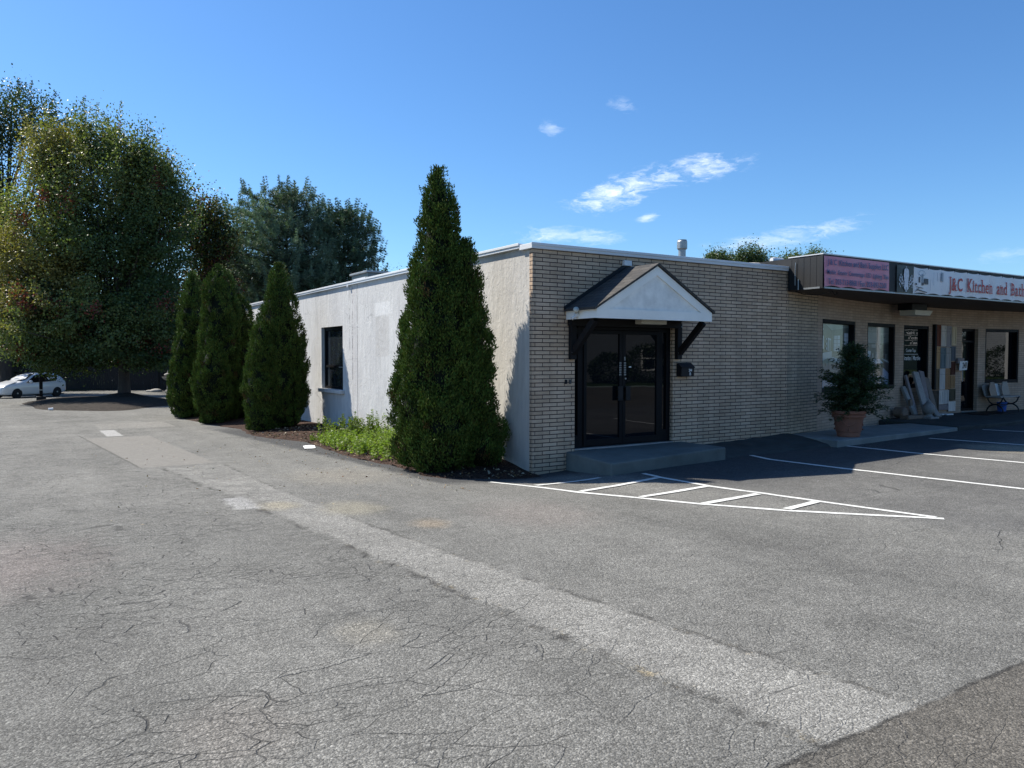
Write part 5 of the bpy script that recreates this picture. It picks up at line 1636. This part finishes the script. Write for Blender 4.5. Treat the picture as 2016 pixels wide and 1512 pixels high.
# the maple on its island: base depth about 41.7 m
mx_, my_ = -2.45, 35.4
def mE(px, py, rw, rh, rd=None, dd=0.0, w=None):
    """crown lobe given by where it sits in the photograph, at the maple's own distance (+dd)"""
    dp = 41.7 + dd; x, y = at(px, dp)
    e = [x, y, zz(py, dp), rw, rd or rw, rh]
    return tuple(e + ([w] if w else []))
sK = 41.7 / 1530
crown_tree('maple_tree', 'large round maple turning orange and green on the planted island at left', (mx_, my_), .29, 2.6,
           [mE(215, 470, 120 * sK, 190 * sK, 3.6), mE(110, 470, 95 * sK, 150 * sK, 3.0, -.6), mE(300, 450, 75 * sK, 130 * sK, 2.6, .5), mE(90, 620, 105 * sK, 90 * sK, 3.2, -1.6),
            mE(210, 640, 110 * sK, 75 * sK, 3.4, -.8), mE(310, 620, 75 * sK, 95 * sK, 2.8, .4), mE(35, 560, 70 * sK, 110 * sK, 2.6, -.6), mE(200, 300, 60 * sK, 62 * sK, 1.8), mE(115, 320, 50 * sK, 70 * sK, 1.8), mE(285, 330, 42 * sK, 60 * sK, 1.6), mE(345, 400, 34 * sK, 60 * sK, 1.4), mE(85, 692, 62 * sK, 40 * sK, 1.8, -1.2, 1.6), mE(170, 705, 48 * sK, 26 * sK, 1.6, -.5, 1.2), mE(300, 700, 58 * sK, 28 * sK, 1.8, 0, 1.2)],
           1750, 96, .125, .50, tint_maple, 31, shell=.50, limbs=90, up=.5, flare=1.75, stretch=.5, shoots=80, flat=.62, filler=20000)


def tint_of(c0, c1, amt=.3):
    c0, c1 = np.array(c0), np.array(c1)
    return lambda Cc, out, r: c0 + (c1 - c0) * np.clip(.5 + .5 * snoise(Cc, .9, 4) + r.normal(0, amt * .5, len(Cc)), 0, 1)[:, None]


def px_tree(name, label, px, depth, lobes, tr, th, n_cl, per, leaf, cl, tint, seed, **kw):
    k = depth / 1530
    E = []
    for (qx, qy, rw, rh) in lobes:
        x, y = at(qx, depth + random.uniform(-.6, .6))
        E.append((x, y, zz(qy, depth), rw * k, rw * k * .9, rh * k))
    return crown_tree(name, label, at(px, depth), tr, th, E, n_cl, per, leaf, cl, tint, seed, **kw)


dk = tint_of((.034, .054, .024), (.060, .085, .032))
px_tree('oak_tree', 'tall dark oak at the far left edge, behind the maple', 12, 56,
        [(20, 235, 60, 55), (85, 250, 55, 45), (-40, 260, 60, 60), (0, 330, 35, 60), (-55, 420, 90, 110), (20, 520, 60, 100), (-60, 620, 90, 90), (125, 285, 35, 30)], .38, 9.0, 800, 52, .17, .62, dk, 41, shell=.6, limbs=60, shoots=30)
px_tree('red_maple', 'smaller reddish and yellow maple between the big maple and the pines', 408, 53,
        [(405, 470, 42, 70), (425, 430, 22, 34), (385, 450, 38, 60), (440, 480, 26, 40), (410, 580, 50, 80), (380, 640, 60, 60)], .20, 3.0, 560, 44, .16, .50,
        lambda Cc, out, r: np.where((snoise(Cc, 1.1, 6) + r.normal(0, .35, len(Cc)) > .15)[:, None], np.array([.085, .026, .020]), np.where((r.random(len(Cc)) < .45)[:, None], np.array([.105, .095, .018]), np.array([.035, .055, .018]))), 42, shell=.6, limbs=50)
HEDGE = [(-70, 62, 150, 620, 'dark tree left of the white car, its leaves down to the ground'), (60, 64, 130, 640, 'dark bushy tree directly behind the white car'), (175, 66, 120, 640, 'dark bushy tree behind the maple trunk and the fence'), (290, 64, 110, 640, 'dark bushy tree above the stone birdbath'), (480, 60, 95, 620, 'dark leafy tree below the left pine, above the arborvitae'), (448, 62, 62, 540, 'taller dark leafy tree filling the gap between the red maple and the pine')]
for i, (px, dep_, hw, py, lab) in enumerate(HEDGE):
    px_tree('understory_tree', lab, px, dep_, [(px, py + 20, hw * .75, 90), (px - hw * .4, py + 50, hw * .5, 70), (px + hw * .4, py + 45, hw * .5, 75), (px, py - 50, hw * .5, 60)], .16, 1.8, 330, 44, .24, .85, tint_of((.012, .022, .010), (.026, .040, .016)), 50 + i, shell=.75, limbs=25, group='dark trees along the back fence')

lt_ = tint_of((.046, .074, .028), (.075, .105, .040))
BT = [(1415, 60, [(1412, 524, 24, 20), (1420, 550, 34, 26)], 'round topped tree just right of the flue pipe, beyond the roof'),
      (1478, 62, [(1475, 512, 24, 22), (1447, 526, 17, 16), (1500, 526, 22, 16), (1475, 552, 45, 26)], 'tallest tree beyond the brick roof, with a ragged crown'),
      (1545, 61, [(1540, 530, 28, 14), (1558, 519, 18, 14), (1575, 533, 18, 14), (1545, 555, 45, 26)], 'flat topped tree beyond the roof, left of the black canopy'),
      (1602, 63, [(1600, 514, 17, 10), (1612, 526, 22, 16), (1600, 550, 35, 26)], 'small tree top peeking over the left end of the canopy')]
for i, (px, dep_, lobes, lab) in enumerate(BT):
    px_tree('roadside_tree', lab, px, dep_, lobes, .18, 4.0, 480, 52, .13, .34, lt_, 70 + i, shell=.55, limbs=30, group='trees seen over the roof')
px_tree('young_tree', 'tiny tree tips peeping over the wall coping beside the rooftop unit', 768, 70, [(760, 548, 10, 14), (785, 548, 9, 16), (772, 575, 30, 24)], .10, 3.0, 60, 36, .15, .35, dk, 79, limbs=12)


def pine(name, label, px, depth, tiers, seed, tone):
    """whorled branches turning up at their ends, clothed in starry needle tufts"""
    r = np.random.default_rng(seed)
    k = depth / 1530
    bx_, by_ = at(px, depth); bz = float(G(bx_, by_))
    t = thing(name, label, 'tree', (bx_, by_, bz), 0, 'pines behind the building')
    m = MB()
    ztop = zz(tiers[0][0], depth)
    m.tube([(bx_, by_, bz - .1), (bx_, by_, bz + 4), (bx_ + .1, by_, bz + (ztop - bz) * .6), (bx_, by_, ztop - .2)], [.34, .27, .16, .03], 12)
    TP, TA, TL = [], [], []
    zs = np.arange(bz + 1.6, ztop - .2, .34)
    tpy = np.array([a for a, _, _ in tiers], float); tl = np.array([b for _, b, _ in tiers], float); tr_ = np.array([c for _, _, c in tiers], float)
    for z in zs:
        py = 702 - (z - 2.0) / k
        nb = 9
        for i in range(nb):
            a = r.uniform(0, 2 * math.pi)
            dv = RIGHT * math.cos(a) + FWD * math.sin(a)
            ext = (np.interp(py, tpy, tr_) if math.cos(a) > 0 else np.interp(py, tpy, tl)) * k
            R = max(.25, ext * r.uniform(.62, 1.08)) * (1 if abs(math.cos(a)) > .35 else .85)
            n = max(4, int(R / .30))
            rise = r.uniform(.05, .30) + .35 * (1 - R / 6)
            pts = [np.array([bx_, by_, z]) + dv * R * s + np.array([0, 0, R * (rise * s ** 1.4 - .10 * s)]) for s in np.linspace(0, 1, n)]
            m.tube([tuple(p) for p in (pts[0], pts[n // 2], pts[-1])], [.05, .035, .012], 5)
            sd = np.cross(dv, [0, 0, 1])
            for j, p in enumerate(pts):
                s = j / (n - 1)
                if s < .22: continue
                w = .9 * (1 - s) + .28
                for _ in range(5):
                    q_ = p + sd * r.normal(0, w * .45) + dv * r.normal(0, .14) + np.array([0, 0, r.normal(.06, .13)])
                    TP.append(q_); TA.append(dv * .5 + sd * r.normal(0, .5) + np.array([0, 0, .55])); TL.append(1.0)
            # candles at the branch end
            for _ in range(3):
                c0 = pts[-1] + r.normal(0, .10, 3)
                for s in np.linspace(0, .75, 5):
                    TP.append(c0 + np.array([0, 0, s]) + dv * s * .25); TA.append(np.array([0, 0, 1.6]) + dv * .3); TL.append(.5)
    for ang in range(7):                                          # leader
        for s in np.linspace(0, 1.0, 8):
            TP.append(np.array([bx_, by_, ztop - .8]) + np.array([math.cos(ang) * .25 * (1 - s), math.sin(ang) * .25, s * r.uniform(.6, 1.1)])); TA.append(np.array([0, 0, 1.])); TL.append(.7)
    TP, TA, TL = np.array(TP), unit(np.array(TA)), np.array(TL)
    K = 15; n = len(TP) * K
    P = np.repeat(TP, K, 0)
    A = np.repeat(TA, K, 0) * .75 + r.normal(0, .55, (n, 3))
    tn = np.clip(1 + .35 * snoise(TP, .8, seed), .5, 1.6) * r.uniform(.8, 1.2, len(TP))
    c = np.array(tone) * np.repeat(tn, K)[:, None] * r.uniform(.8, 1.25, (n, 1))
    L = .30 * np.repeat(TL, K) * r.uniform(.7, 1.2, n)
    V, Q, C = leaf_quads(P, A, L, .028, c, r, .1)
    np_mesh('crown', V, Q, M['needle'], t, C)
    m.build('trunk', M['bark'], t)


pine('pine_tree', 'taller blue green pine, left of the pair behind the side wall', 565, 57,
     [(384, 10, 12), (400, 45, 45), (430, 112, 70), (475, 145, 95), (540, 150, 110), (620, 140, 100), (700, 120, 90)], 81, (.150, .215, .150))
pine('pine_tree', 'lower, darker pine on the right of the pair, above the rooftop unit', 678, 59,
     [(424, 14, 14), (440, 50, 40), (470, 80, 60), (510, 100, 72), (545, 110, 85), (620, 110, 70), (700, 100, 60)], 82, (.095, .155, .100))


# weeds at the foot of the wall
def weed_patch():
    r = np.random.default_rng(91)
    Ps, As, Ls, Ws, Cs = [], [], [], [], []
    spots = []
    for _ in range(560):
        y = r.uniform(2.3, 6.9); e = float(np.interp(y, by, bx))
        u = r.beta(1.5, 1.25)
        x = e * .90 * u - .06
        spots.append((x, y, .24 * r.uniform(.45, 1.0) * (1.2 if 3.2 < y < 6.3 else .85), r.uniform(.8, 1.25)))
    for _ in range(46):
        y = r.uniform(5.8, 7.9)
        spots.append((-r.uniform(.2, 1.2), y, r.uniform(.22, .5), .62))
    for _ in range(30):
        spots.append((-r.uniform(.06, .35), r.uniform(2.7, 6.6), r.uniform(.35, .6), .75))
    for (x, y, h, tone) in spots:
        z0 = float(bed_z(np.array([x]), np.array([y]))[0])
        ln = np.array([r.normal(0, .16), r.normal(0, .16)])
        n = int(h / .022)
        for i in range(n):
            s = (i + 1) / n
            p = np.array([x + ln[0] * s * h, y + ln[1] * s * h, z0 + h * s])
            for _ in range(3):
                a = r.uniform(0, 6.28)
                Ps.append(p); As.append([math.cos(a), math.sin(a), r.uniform(-.1, .8)])
                l = r.uniform(.035, .075) * (1.15 - .45 * s) * (1.3 if tone < .7 else 1)
                Ls.append(l); Ws.append(l * r.uniform(.4, .6))
                Cs.append(np.array([.165, .235, .05]) * tone * r.uniform(.6, 1.25) * (np.array([1.12, 1, .8]) if r.random() < .3 else 1))
    V, Q, C = leaf_quads(np.array(Ps), np.array(As, float), np.array(Ls), np.array(Ws), np.array(Cs), r, .15)
    o = np_mesh('weeds', V, Q, M['weed'], colors=C)
    tag(o, 'bright green weeds growing in the bed at the foot of the stucco wall', 'weeds', kind='stuff')


weed_patch()


# ================================================================== CAR, LAMP POST, FENCE AND THE REST OF THE BACKGROUND
def hatchback():
    fr_, re_ = np.array([-7.79, 45.79]), np.array([-5.64, 47.44])
    mid = (fr_ + re_) / 2; hd = (fr_ - re_); ang = math.atan2(hd[1], hd[0])
    gz = float(G(*mid)) + .0
    car = thing('parked_car', 'small white hatchback parked at the far left beyond the lamp post', 'car', (mid[0], mid[1], gz), ang)
    white = pm('white_car_paint', (.70, .71, .72), .22, .02, 2, coat=.8)
    glass = glass_mat('car_glass', (.006, .008, .010))
    # stations along the car, nose at +x: x, floor, belt half width, belt z, roof half width, roof z, sill half width
    ST = [(2.20, .34, .52, .58, .50, .62, .50), (2.10, .22, .70, .66, .66, .74, .66), (1.85, .19, .82, .74, .74, .86, .78), (1.45, .18, .87, .80, .76, .96, .84), (1.05, .18, .885, .86, .74, 1.04, .86),
          (.70, .18, .89, .90, .69, 1.16, .865), (.20, .18, .89, .92, .62, 1.43, .87), (-.10, .18, .89, .93, .60, 1.52, .87), (-.60, .18, .89, .95, .59, 1.55, .87), (-1.10, .18, .88, .98, .575, 1.535, .86), (-1.50, .19, .87, 1.02, .55, 1.48, .85),
          (-1.80, .22, .84, 1.05, .52, 1.37, .82), (-2.02, .28, .78, 1.03, .55, 1.16, .76), (-2.15, .34, .68, .92, .56, .98, .66), (-2.20, .42, .58, .80, .50, .84, .56)]
    m = MB(); ring = 14
    for (x, zf, wb_, zb, wr, zr, ws) in ST:
        zm = (zf + zb) / 2
        half = [(0, zf), (ws * .9, zf), (ws, zf + .06), (wb_ * 1.0, zm), (wb_, zb), (wr + .03, zr - .05 * min(1, (zr - zb) * 4)), (wr * .8, zr), (0, zr + .012)]
        pts = half + [(-y, z) for y, z in half[-2:0:-1]]
        m.v += [(x, y, z) for y, z in pts]
    n = 14
    m.f = []; m.mi = []
    for i in range(len(ST) - 1):
        for k in range(n):
            m.f.append([i * n + k, i * n + (k + 1) % n, (i + 1) * n + (k + 1) % n, (i + 1) * n + k][::-1]); m.mi.append(0)
    m.f += [list(range(n)), [(len(ST) - 1) * n + k for k in range(n)][::-1]]; m.mi += [0, 0]
    body = m.build('body', white, car, local=True, smooth=True)
    sub = body.modifiers.new('s', 'SUBSURF'); sub.levels = 2; sub.render_levels = 2
    cut = MB()
    for wx in (1.35, -1.35):
        for sgn in (-1, 1):
            cut.lathe([(.365, sgn * .60), (.365, sgn * 1.1)] if sgn > 0 else [(.365, -1.1), (.365, -.60)], (wx, 0, .315), 28, axis='Y')
    co = cut.build('cutter', white, car, local=True)
    bo = body.modifiers.new('b', 'BOOLEAN'); bo.object = co; bo.operation = 'DIFFERENCE'; bo.solver = 'EXACT'
    bpy.context.view_layer.update()
    dg = bpy.context.evaluated_depsgraph_get()
    me = bpy.data.meshes.new_from_object(body.evaluated_get(dg))
    body.modifiers.clear(); body.data = me
    bpy.data.objects.remove(co)
    # glazing, set on the shell
    def side_y(x, z):
        xs = [s[0] for s in ST][::-1]
        f = lambda i: np.interp(x, xs, [s[i] for s in ST][::-1])
        wb_, zb, wr, zr = f(2), f(3), f(4), f(5)
        t_ = np.clip((z - zb) / max(zr - .05 - zb, .05), 0, 1)
        return float(wb_ + (wr + .03 - wb_) * t_) + .002
    for sgn in (-1, 1):
        for nm, P in (('window', [(.74, .94), (.62, 1.02), (.12, 1.34), (-.12, 1.43), (-.22, 1.44), (-.24, .96)]), ('window', [(-.32, .965), (-.31, 1.44), (-.75, 1.45), (-1.18, 1.40), (-1.42, 1.28), (-1.45, 1.16), (-1.30, 1.04), (-.8, .985)])):
            g = MB()
            pts = [(x, sgn * (side_y(x, z)), z) for x, z in P]
            g.prism(pts if sgn > 0 else pts[::-1], (0, -sgn * .03, 0)); g.build(nm, glass, car, local=True)
    g = MB(); g.add([(.98, -.66, 1.045), (.98, .66, 1.045), (.60, .70, 1.17), (.16, .60, 1.405), (.05, .55, 1.455), (.05, -.55, 1.455), (.16, -.60, 1.405), (.60, -.70, 1.17)], [(0, 1, 2, 7), (7, 2, 3, 6), (6, 3, 4, 5)])
    g.v = [(x + .015, y, z + .022) for x, y, z in g.v]
    g.build('windscreen', glass, car, local=True, smooth=True)
    g = MB(); g.add([(-1.66, -.5, 1.44), (-1.66, .5, 1.44), (-2.0, .54, 1.20), (-2.0, -.54, 1.20)], [(0, 1, 2, 3)]); g.v = [(x - .03, y, z + .012) for x, y, z in g.v]; g.build('rear_window', glass, car, local=True)
    tyre = pm('tyre_rubber', (.012, .012, .013), .85); alloy = pm('alloy', (.36, .37, .38), .35, .1, 4, metal=.8)
    for wx in (1.35, -1.35):
        for sgn in (-1, 1):
            w = bpy.data.objects.new('wheel', None); w.empty_display_size = .1; w.location = (wx, sgn * .775, .315); link(w, car); LOC[w] = Matrix.Translation((wx, sgn * .775, .315))
            a = MB(); a.lathe([(.20, -.10), (.30, -.10), (.315, -.07), (.315, .07), (.30, .10), (.20, .10)], (0, 0, 0), 28, axis='Y'); a.build('tyre', tyre, w, local=True)
            a = MB(); a.lathe([(.20, -.09), (.20, .075)], (0, 0, 0), 24, axis='Y', m=1)
            yy = .085 * sgn
            for q_ in range(5):
                th = q_ * 2 * math.pi / 5 + .3
                a.obox((.105 * math.cos(th), yy, .105 * math.sin(th)), (math.cos(th), 0, math.sin(th)), (0, 1, 0), (-math.sin(th), 0, math.cos(th)), .10, .014, .030)
            a.lathe([(.055, yy - .02), (.05, yy + .02)], (0, 0, 0), 14, axis='Y'); a.lathe([(.205, yy - .02), (.205, yy + .014), (.185, yy + .014), (.185, yy - .02)], (0, 0, 0), 24, axis='Y')
            a.build('rim', [alloy, tyre], w, local=True)
    for sgn in (-1, 1):
        a = MB(); a.prism([(1.98, sgn * .60, .73), (1.98, sgn * .70, .74), (1.50, sgn * .79, .93), (1.25, sgn * .74, .985), (1.55, sgn * .64, .93)][::sgn], (0, 0, .05)); a.build('headlight', pm('headlight_lens', (.45, .47, .50), .1, .1, 9), car, local=True, bevel=.015)
        a = MB(); a.lathe([(.02, -.10), (.085, -.07), (.095, 0), (.08, .06), (.03, .08)], (.55, sgn * .98, 1.0), 14, axis='Y'); o = a.build('mirror', white, car, local=True, smooth=True)
        a = MB(); a.prism([(-2.0, sgn * .66, 1.10), (-2.08, sgn * .70, .80), (-2.0, sgn * .76, .80), (-1.88, sgn * .74, 1.10)][::-sgn], (0, 0, .05)); a.build('tail_light', pm('red_lens', (.25, .01, .01), .2), car, local=True)
        for xx in (-.12, -1.12):
            a = MB(); a.box(xx - .09, xx + .09, sgn * .885 - .012, sgn * .885 + .012, .86, .885); a.build('door_handle', white, car, local=True, bevel=.006)
    a = MB(); a.box(2.17, 2.215, -.40, .40, .33, .45); a.build('grille', tyre, car, local=True, bevel=.02)
    a = MB(); a.box(-1.9, 1.9, -.80, .80, .155, .20); a.build('underbody', tyre, car, local=True)


hatchback()

lx, ly = at(80, 44.0)
lz = float(G(lx, ly)) + .05
lp = thing('lamp_post', 'dark square lamp post on a low base, in front of the white car', 'lamp post', (lx, ly, lz))
m = MB(); m.box(lx - .24, lx + .24, ly - .24, ly + .24, lz - .1, lz + .16); m.build('base', M['black'], lp, bevel=.02)
m = MB(); m.box(lx - .085, lx + .085, ly - .085, ly + .085, lz + .16, lz + 5.2); m.build('pole', M['bronze'], lp)
m = MB(); m.box(lx - .10, lx + .10, ly - .10, ly + .10, lz + .50, lz + .56); m.build('collar', M['steel'], lp)
m = MB(); m.box(lx - .22, lx + .22, ly - .22, ly + .22, lz + 5.2, lz + 5.5); m.build('lamp_head', M['bronze'], lp, bevel=.02)
# slim post and shade seen under the maple, with garden pieces beside it
qx, qy = at(311.5, 60.0)
qz = float(G(qx, qy))
m = MB(); m.tube([(qx, qy, qz - .1), (qx, qy, qz + 3.0)], .075, 10); m.lathe([(.13, 0), (.13, .10), (.08, .14)], (qx, qy, qz), 12)
tag(m.build('metal_post', M['black']), 'slim dark post standing among garden stones beyond the maple trunk', 'post')


def plank_fence(x0, y0, x1, y1, h, label):
    a, b = Vector((x0, y0, 0)), Vector((x1, y1, 0)); d = (b - a); L = d.length; d.normalize(); nrm = Vector((-d.y, d.x, 0))
    f = thing('plank_fence', label, 'fence', (x0, y0, float(G(x0, y0))))
    m = MB(); r = random.Random(3)
    n = int(L / .16)
    for i in range(n):
        p = a + d * (i + .5) * L / n; z = float(G(p.x, p.y))
        m.obox((p.x, p.y, z + h / 2 + r.uniform(-.015, .015)), d, nrm, (0, 0, 1), .072, .012, h / 2)
    m.build('boards', M['fence'], f)
    m = MB()
    for zz_ in (.35, h - .3):
        c = (a + b) / 2; z = float(G(c.x, c.y))
        m.obox((c.x + nrm.x * .04, c.y + nrm.y * .04, z + zz_), d, nrm, (0, 0, 1), L / 2, .022, .045)
    m.build('rail', M['fence'], f)
    for i in range(int(L / 2.4) + 1):
        p = a + d * min(L, i * 2.4) + nrm * .07; z = float(G(p.x, p.y))
        m = MB(); m.obox((p.x, p.y, z + h / 2), d, nrm, (0, 0, 1), .05, .05, h / 2 + .05); m.build('post', M['fence'], f)


f0, f1 = at(-150, 60.5), at(420, 60.5)
plank_fence(f0[0], f0[1], f1[0], f1[1], 1.85, 'long dark upright plank fence in the shade behind the maple and the car')
# birdbath and hanging pot in the shade
bx_, by_ = at(331, 58.0); bz_ = float(G(bx_, by_))
bb = thing('birdbath', 'grey stone birdbath on a fluted column in the shade beyond the maple', 'birdbath', (bx_, by_, bz_))
m = MB(); m.lathe([(.22, 0), (.2, .08), (.12, .14), (.10, .5), (.11, .78), (.16, .84)], (bx_, by_, bz_), 18); m.build('column', M['rock'], bb)
m = MB(); m.lathe([(.16, .82), (.34, .92), (.44, 1.06), (.46, 1.08), (.42, 1.08), (.25, 1.0)], (bx_, by_, bz_), 22); m.build('basin', M['rock'], bb)
m = MB(); m.lathe([(.05, 1.0), (.10, 1.14), (.30, 1.22), (.26, 1.30), (.08, 1.38), (.02, 1.6)], (bx_, by_, bz_), 16); m.build('finial', M['rock'], bb)
hx_, hy_ = at(338.5, 57.6); hz_ = zz(758, 57.6)
hp = thing('hanging_pot', 'small pale pot hanging from a hook beside the birdbath', 'pot', (hx_, hy_, hz_))
m = MB(); m.lathe([(.06, -.12), (.13, -.04), (.15, .06), (.13, .06)], (hx_, hy_, hz_), 16); m.build('bowl', M['white'], hp)
m = MB(); gzz = float(G(hx_, hy_)); m.tube([(hx_ - .2, hy_, gzz), (hx_ - .2, hy_, hz_ + .6), (hx_ - .12, hy_, hz_ + .72), (hx_, hy_, hz_ + .62)], .012, 6); m.tube([(hx_ - .13, hy_, hz_ + .05), (hx_, hy_, hz_ + .62), (hx_ + .13, hy_, hz_ + .05)], .006, 5); m.build('hook', M['blackiron'], hp)
for i, (px, dd, sc, lab) in enumerate([(307, 57.0, .42, 'largest of the pale stones at the foot of the slim post'), (294, 57.4, .26, 'smaller flat stone left of the slim post'), (314, 57.8, .20, 'small light stone touching the slim post')]):
    x, y = at(px, dd); z = float(G(x, y))
    r = np.random.default_rng(i + 5)
    m = MB(); m.lathe([(.02, -.05), (.85 * sc, -.02), (sc, .18 * sc), (.75 * sc, .45 * sc), (.3 * sc, .58 * sc), (.02, .6 * sc)], (0, 0, 0), 12)
    m.v = [(x + a * (1 + .2 * math.sin(5 * b / sc + i)), y + b * (1 + .2 * math.sin(4 * a / sc)), z + c_) for a, b, c_ in m.v]
    tag(m.build('stone', M['rock'], smooth=True), lab, 'stone', 'garden stones beyond the maple')
# house corner beyond the fence
gx, gy = at(328, 74)
hs = thing('house', 'pale house wall just visible under the maple leaves beyond the fence', 'house', (gx, gy, -.585))
m = MB(); m.box(gx - 4, gx + 3, gy, gy + 7, -.6, 2.3); m.build('wall', pm('pale_siding', (.38, .40, .43), .6), hs)
m = MB(); m.prism([(gx - 4.4, gy - .3, 2.3), (gx + 3.4, gy - .3, 2.3), (gx - .5, gy - .3, 4.3)], (0, 7.6, 0)); m.build('roof', M['shingle'], hs, uvf=lambda w, i: (w[1], w[0]))
m = MB(); m.box(gx - .6, gx + .5, gy - .02, gy - .001, .6, 1.7); m.build('window', M['glass'], hs)

# litter
m = MB()
pp = [(-1.97, 6.17), (-1.72, 6.12), (-1.88, 5.58), (-2.14, 5.52)]
vs = []
for u in np.linspace(0, 1, 5):
    for v in np.linspace(0, 1, 5):
        a = np.array(pp[0]) * (1 - u) + np.array(pp[1]) * u; b = np.array(pp[3]) * (1 - u) + np.array(pp[2]) * u; c = a * (1 - v) + b * v
        vs.append((c[0], c[1], float(G(c[0], c[1])) + .012 + .012 * math.sin(3 * u + 2 * v) + .015 * u * v))
m.add(vs, [(i * 5 + j, i * 5 + j + 1, (i + 1) * 5 + j + 1, (i + 1) * 5 + j) for i in range(4) for j in range(4)])
tag(m.build('paper_sheet', M['paper'], solid=.002), 'white sheet of paper lying on the tarmac at the edge of the bed', 'paper')
cxp, cyp = -6.1, 27.4
cg = float(G(cxp, cyp))
m = MB(); m.lathe([(.045, -.09), (.06, .09), (.055, .09), (.04, -.08)], (cxp, cyp, cg + .062), 14, axis='X')
tag(m.build('paper_cup', M['paper']), 'crushed white cup lying on the sunlit tarmac before the tree island', 'cup')

# ------------------------------------------------------------------ other side of the street, which the shop glass mirrors
def sided_house(name, x0, x1, y1, col, label, wall_h=5.2, gable=2.8):
    h = thing(name, label, 'house', (x0, y1, .4))
    m = MB(); m.box(x0, x1, y1 - 9, y1, .3, wall_h + .4)
    m.prism([(x0, y1 - .01, wall_h + .4), (x1, y1 - .01, wall_h + .4), ((x0 + x1) / 2, y1 - .01, wall_h + .4 + gable)], (0, -8.9, 0))
    m.build('wall', siding_mat(name + '_siding', col), h)
    nl2 = math.hypot((x1 - x0) / 2, gable)
    for sg in (-1, 1):
        mx2 = (x0 + x1) / 2; ex = mx2 + sg * ((x1 - x0) / 2 + .5)
        ez = wall_h + .4 - .5 * gable / ((x1 - x0) / 2)
        p = [(ex, y1 + .4, ez + .02), (mx2, y1 + .4, wall_h + .42 + gable), (mx2, y1 + .4, wall_h + .57 + gable), (ex, y1 + .4, ez + .17)]
        m = MB(); m.prism(p if sg < 0 else p[::-1], (0, -9.6, 0)); m.build('roof', M['shingle'], h, uvf=lambda w, i: (w[1], w[0]))
    w_ = x1 - x0
    for u in (.16, .42, .80):
        for z0 in (1.2, 4.0):
            xa = x0 + u * w_
            m = MB()
            for (a, b, c, d) in [(xa - .62, xa + .62, z0 - .1, z0), (xa - .62, xa + .62, z0 + 1.4, z0 + 1.5), (xa - .62, xa - .5, z0, z0 + 1.4), (xa + .5, xa + .62, z0, z0 + 1.4), (xa - .5, xa + .5, z0 + .67, z0 + .73)]:
                m.box(a, b, y1 + .004, y1 + .06, c, d)
            wn = m.build('window', M['whitewood'], h)
            m = MB(); m.box(xa - .5, xa + .5, y1 + .005, y1 + .02, z0, z0 + 1.4); m.build('pane', M['glass'], wn)
    m = MB()
    for xx in (x0 - .02, x1 - .18):
        m.box(xx, xx + .20, y1 + .004, y1 + .05, .4, wall_h + .4)
    m.build('corner_board', M['whitewood'], h)


sided_house('house', 13, 31, -27, (.16, .17, .185), 'grey clapboard house across the street, mirrored in the door glass')
sided_house('house', 44, 60, -29, (.50, .51, .52), 'white clapboard gabled house across the street, mirrored in the last window')
for i, (x, y, s) in enumerate([(15, -24.6, 1.0), (18.5, -24.9, 1.2), (22, -24.4, .95), (25.5, -24.8, 1.25), (47, -26, 1.5), (52, -26.2, 1.3)]):
    r = np.random.default_rng(200 + i)
    n = 2600; d = unit(r.normal(size=(n, 3))) * (1 - .3 * r.random((n, 1))) * np.array([1.5, 1.1, 1.0]) * s
    P = d + np.array([x, y, .4 + .9 * s]); P[:, 2] = np.maximum(P[:, 2], .42)
    V, Q, C = leaf_quads(P, d + r.normal(0, .5, (n, 3)), .16 * r.uniform(.6, 1.3, n), .10, np.array([.035, .055, .022]) * r.uniform(.6, 1.4, (n, 1)), r)
    o = thing('shrub', ['shrub at the left corner of the grey house', 'second shrub before the grey house', 'third shrub before the grey house', 'largest shrub before the grey house', 'wide shrub before the white house', 'right shrub before the white house'][i], 'shrub', (x, y, .4), 0, 'shrubs across the street')
    np_mesh('foliage', V, Q, M['leaf'], o, C)
# directory sign at the far end of the lot; the third window shows it back to front
sgx, sgy = 28.3, -4.9
nrm = Vector((-.921, .388, 0)).normalized(); ux = Vector((-nrm.y, nrm.x, 0))
sg = thing('directory_sign', 'dark green plaza directory sign with white lines, mirrored in the third window', 'sign', (sgx, sgy, .25))
c0 = Vector((sgx, sgy, 0))
m = MB(); m.obox(c0 + Vector((0, 0, 2.55)), ux, nrm, (0, 0, 1), 1.35, .12, 1.15); m.build('board', pm('dark_green_board', (.015, .035, .032), .5), sg)
for s_ in (-1, 1):
    m = MB(); m.obox(c0 + ux * 1.42 * s_ + Vector((0, 0, 2.0)), ux, nrm, (0, 0, 1), .07, .13, 1.8); m.build('post', M['whitewood'], sg)
m = MB()
o0 = c0 + nrm * .125
for k, (tx, z) in enumerate([('Eat', 3.27), ('The Hair', 3.03), ("Santo's", 2.80), ("Papa's", 2.57)]):
    put_text(m, tx, o0 - ux * .55 + Vector((0, 0, z)), ux, (0, 0, 1), .10 * len(tx) ** .95, .135, bold=.02, cap=.73)
    m.obox(o0 + Vector((0, 0, z - .05)), ux, nrm, (0, 0, 1), 1.32, .003, .008)
m.build('lettering', M['white'], sg)
